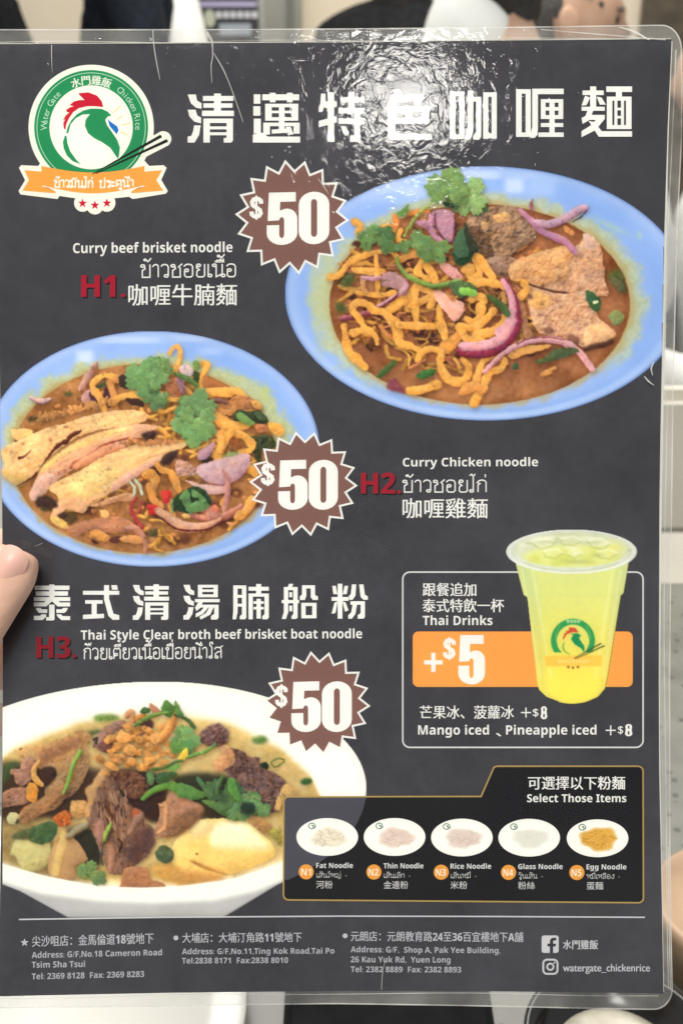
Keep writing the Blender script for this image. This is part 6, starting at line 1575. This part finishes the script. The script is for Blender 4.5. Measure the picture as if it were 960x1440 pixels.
# ================================================================== clear film around the sheet
FILM = bpy.data.materials.new('clear_film'); FILM.use_nodes = True
def film_nodes(m, haze, hs=60):
    nt = m.node_tree; N, L = nt.nodes, nt.links; N.clear()
    out = N.new('ShaderNodeOutputMaterial'); tr = N.new('ShaderNodeBsdfTransparent'); gl = N.new('ShaderNodeBsdfGlossy'); mx = N.new('ShaderNodeMixShader'); fr = N.new('ShaderNodeFresnel')
    gl.inputs['Roughness'].default_value = .065; fr.inputs['IOR'].default_value = 1.48
    tc = N.new('ShaderNodeTexCoord')
    n1 = N.new('ShaderNodeTexNoise'); n1.inputs['Scale'].default_value = 230; n1.inputs['Detail'].default_value = 3; n1.inputs['Roughness'].default_value = .6; n1.inputs['Distortion'].default_value = .8
    n2 = N.new('ShaderNodeTexNoise'); n2.inputs['Scale'].default_value = 26; n2.inputs['Detail'].default_value = 3
    ad = N.new('ShaderNodeMath'); ad.operation = 'MULTIPLY_ADD'; ad.inputs[1].default_value = 1.2
    bp = N.new('ShaderNodeBump'); bp.inputs['Strength'].default_value = .5; bp.inputs['Distance'].default_value = .00020
    for n in (n1, n2): L.new(tc.outputs['Object'], n.inputs['Vector'])
    L.new(n2.outputs['Fac'], ad.inputs[0]); L.new(n1.outputs['Fac'], ad.inputs[2]); L.new(ad.outputs[0], bp.inputs['Height'])
    L.new(bp.outputs[0], gl.inputs['Normal'])
    L.new(fr.outputs[0], mx.inputs[0]); L.new(tr.outputs[0], mx.inputs[1]); L.new(gl.outputs[0], mx.inputs[2])
    if not haze:
        L.new(mx.outputs[0], out.inputs[0]); return
    df = N.new('ShaderNodeBsdfDiffuse'); df.inputs[0].default_value = (.78, .77, .72, 1)
    tl = N.new('ShaderNodeBsdfTranslucent'); tl.inputs[0].default_value = (.78, .77, .72, 1)
    dm = N.new('ShaderNodeMixShader'); m2 = N.new('ShaderNodeMixShader')
    n3 = N.new('ShaderNodeTexNoise'); n3.inputs['Scale'].default_value = hs; n3.inputs['Detail'].default_value = 5
    mr = N.new('ShaderNodeMapRange'); mr.inputs[1].default_value, mr.inputs[2].default_value = .3, .75; mr.inputs[3].default_value, mr.inputs[4].default_value = haze * .3, haze * 1.7
    L.new(tc.outputs['Object'], n3.inputs['Vector']); L.new(n3.outputs['Fac'], mr.inputs[0])
    L.new(df.outputs[0], dm.inputs[1]); L.new(tl.outputs[0], dm.inputs[2])
    L.new(mr.outputs[0], m2.inputs[0]); L.new(mx.outputs[0], m2.inputs[1]); L.new(dm.outputs[0], m2.inputs[2]); L.new(m2.outputs[0], out.inputs[0])
film_nodes(FILM, .011, 13)        # a trace of grease and wear, plus a painted veil that lifts the blacks
BORDER = bpy.data.materials.new('hazy_film'); BORDER.use_nodes = True; film_nodes(BORDER, .17)
BEAD = bpy.data.materials.new('film_edge'); BEAD.use_nodes = True; film_nodes(BEAD, .5)

FR_Y = [60, 120, 200, 320, 480, 560, 700, 850, 960, 1200, 1340, 1400]
FR_X = [957.5, 959, 958, 952, 948, 946, 944.5, 942.5, 941.5, 942, 944, 945.5]
def film_r(y): return float(np.interp(y, FR_Y, FR_X))
def film_t(x): return float(np.interp(x, [-20, 240, 480, 700, 900, 960], [41, 41, 40, 38, 35, 34.5]))
def film_b(x): return float(np.interp(x, [-20, 0, 240, 300, 470, 640, 800, 900, 945], [1419, 1418, 1415.5, 1414, 1412, 1414.5, 1418, 1420, 1420]))
LEFT = -24
def outline(g=0):
    q = [(x, film_t(x) + g) for x in np.linspace(LEFT, 930, 40)]
    q += [(930 + (28 - g) * math.sin(a), film_t(930) + g + 34 * (1 - math.cos(a))) for a in np.linspace(.15, 1.5, 9)]
    q += [(film_r(y) - g, y) for y in np.linspace(76, 1388, 56)]
    q += [(film_r(1392) - g - 26 * (1 - math.cos(a)), 1390 + (30 - g) * math.sin(a)) for a in np.linspace(.1, 1.5, 9)]
    q += [(x, film_b(x) - g) for x in np.linspace(910, LEFT, 40)]
    return q
p = Print(.0006); p.poly(outline(), WHITE)
fl = p.build('clear_film', menu); fl.data.materials[0] = FILM; fl.data.polygons.foreach_set('use_smooth', [True] * len(fl.data.polygons))
p = Print(.00025); p.poly(outline(.3), WHITE, edge)
fb = p.build('film_border', menu, 'hazy see-through margin of the laminate'); fb.data.materials[0] = BORDER
p = Print(.00075)
o1, o2 = outline(-.1), outline(1.7)
p.strip(o1, o2, WHITE); be = p.build('film_edge', fb); be.data.materials[0] = BEAD
# seal line a few pixels off the paper, and the white kinks in the film
p = Print(.0007)
p.line([(x, sheet_t(x) - 2.5 - 1.2 * math.sin(x * .02)) for x in np.linspace(LEFT, 900, 60)], 1.1, WHITE)
p.line([(x, sheet_t(x) - 6 + (x - 860) * .09) for x in np.linspace(760, 935, 20)], 1.6, WHITE)
p.line([(x, sheet_b(x) + 3.5 + 1.0 * math.sin(x * .017)) for x in np.linspace(LEFT, 925, 60)], 1.2, WHITE)
p.line([(sheet_r(y) + 5.5 + 1.5 * math.sin(y * .011), y) for y in np.linspace(70, 560, 30)], 1.5, WHITE)
p.line([(sheet_r(y) + 8 + 1.0 * math.sin(y * .013), y) for y in np.linspace(560, 1390, 40)], 1.2, WHITE)
p.line([(film_r(y) - 3.2, y) for y in np.linspace(1190, 1390, 20)], 1.3, WHITE)
sl_ = p.build('seal_line', fb); sl_.data.materials[0] = BEAD
KINK = bpy.data.materials.new('white_kink'); KINK.use_nodes = True; film_nodes(KINK, .75)
for pts, w in (([(73, 63), (73, 80), (74, 103)], [.8, 1.2, .4]), ([(215, 42), (216, 58), (219, 80), (225, 112)], [1.6, 1.4, 1.7, .5]), ([(290, 46), (298, 58), (299, 80), (297, 92), (298, 117)], [6, 3, 1.4, 1.2, .6]), ([(300, 74), (312, 94), (322, 116), (333, 146), (342, 172)], [1, 1.8, 1.6, 1.4, .7]),
               ([(447, 251), (455, 262), (462, 273)], [.6, 1.6, .5]), ([(452, 254), (463, 262)], [.5, 1.3]), ([(919, 509), (915, 518), (917, 528)], [1, 2.4, .8]), ([(905, 529), (911, 536), (919, 542)], [1, 2.6, .7]), ([(50, 768), (60, 764)], [.5, .9]), ([(543, 1346), (538, 1366), (536, 1392)], [.4, .9, .7]), ([(252, 46), (256, 54)], [1, .5]), ([(870, 38), (890, 44), (912, 56)], [1, 3.4, 1.2])):
    p = Print(.0008); p.line(Canvas.curve(pts, 5, False), list(np.interp(np.linspace(0, 1, 5 * (len(pts) - 1) + 1), np.linspace(0, 1, len(w)), w)), WHITE)
    k = p.build('crease', menu); k.data.materials[0] = KINK

# ================================================================== the hand that holds the menu
HSK = noise_mat('hand_skin', (.63, .375, .265), (.71, .45, .33), 90, .62, .3, bump=.45)
HSK.node_tree.nodes['Principled BSDF'].inputs['Subsurface Weight'].default_value = .15
HSK.node_tree.nodes['Principled BSDF'].inputs['Subsurface Radius'].default_value = (.008, .003, .002)
def hp(px, py, dz, r):                                  # dz: metres nearer than the sheet
    d = float(np.interp(py, GY, GD)) - dz
    return (*at(px, py, d), r)
J = {'wrist': hp(-420, 1290, .0, (.026, .020)), 'forearm': hp(-560, 1500, .0, (.030, .026)), 'palm': hp(-250, 1080, -.004, (.036, .017)), 'knuckle': hp(-175, 930, -.016, (.034, .013)),
     'ball': hp(-190, 1100, .008, .0155), 'thumb_joint': hp(-80, 950, .0125, .0106), 'thumb_mid': hp(-26, 866, .0118, .0098), 'thumb_pad': hp(-6, 830, .0106, .0103), 'thumb_end': hp(9, 803, .0104, .0106), 'tip_a': hp(16, 790, .0102, .0096), 'tip_b': hp(21, 779, .0098, .0086), 'tip_c': hp(24, 771, .0094, .0064)}
E = [('forearm', 'wrist'), ('wrist', 'palm'), ('palm', 'knuckle'), ('palm', 'ball'), ('ball', 'thumb_joint'), ('thumb_joint', 'thumb_mid'), ('thumb_mid', 'thumb_pad'), ('thumb_pad', 'thumb_end'), ('thumb_end', 'tip_a'), ('tip_a', 'tip_b'), ('tip_b', 'tip_c')]
for i, (x, y, l, r) in enumerate(((-95, 800, 150, .0086), (-90, 880, 175, .0090), (-100, 960, 165, .0086), (-120, 1040, 130, .0076))):
    J['f%da' % i] = hp(x, y, -.020, r * 1.05); J['f%db' % i] = hp(x + l * .55, y - 22, -.0195, r); J['f%dc' % i] = hp(x + l, y - 30, -.0130, r * .85)
    E += [('knuckle', 'f%da' % i), ('f%da' % i, 'f%db' % i), ('f%db' % i, 'f%dc' % i)]
v, f = skin_mesh(J, E, 'palm', 3)
hand = obj('hand', v, f, HSK, smooth=True)
tag(hand, 'left hand gripping the menu edge, thumb lying over the dark paper', 'hand')
# thumbnail: a shallow curved plate let into the back of the thumb
NAIL = mat('thumbnail', (.68, .39, .31), .42, .4)
V_, F_ = [], []
c0 = np.array(hp(10, 793, .0204, 0)[:3]); ax = np.array(RIGHT) * .56 + np.array(UP) * .83; sx_ = np.array(RIGHT) * .83 - np.array(UP) * .56; nf = -np.array(FWD)
nn = 12
for j in range(nn + 1):
    for i in range(nn + 1):
        u, w = i / nn * 2 - 1, j / nn * 2 - 1
        uu = u * math.sqrt(max(0, 1 - .42 * w * w)); ww = w * math.sqrt(max(0, 1 - .42 * u * u))
        V_.append(c0 + ax * ww * .0056 + sx_ * uu * .0050 + nf * (-.0034 * uu * uu - .0016 * max(0, ww) ** 2 - .0008 * ww * ww))
for j in range(nn):
    for i in range(nn): F_.append((j * (nn + 1) + i, j * (nn + 1) + i + 1, (j + 1) * (nn + 1) + i + 1, (j + 1) * (nn + 1) + i))
no = obj('thumbnail', V_, F_, NAIL, None, smooth=True)
no.parent = hand
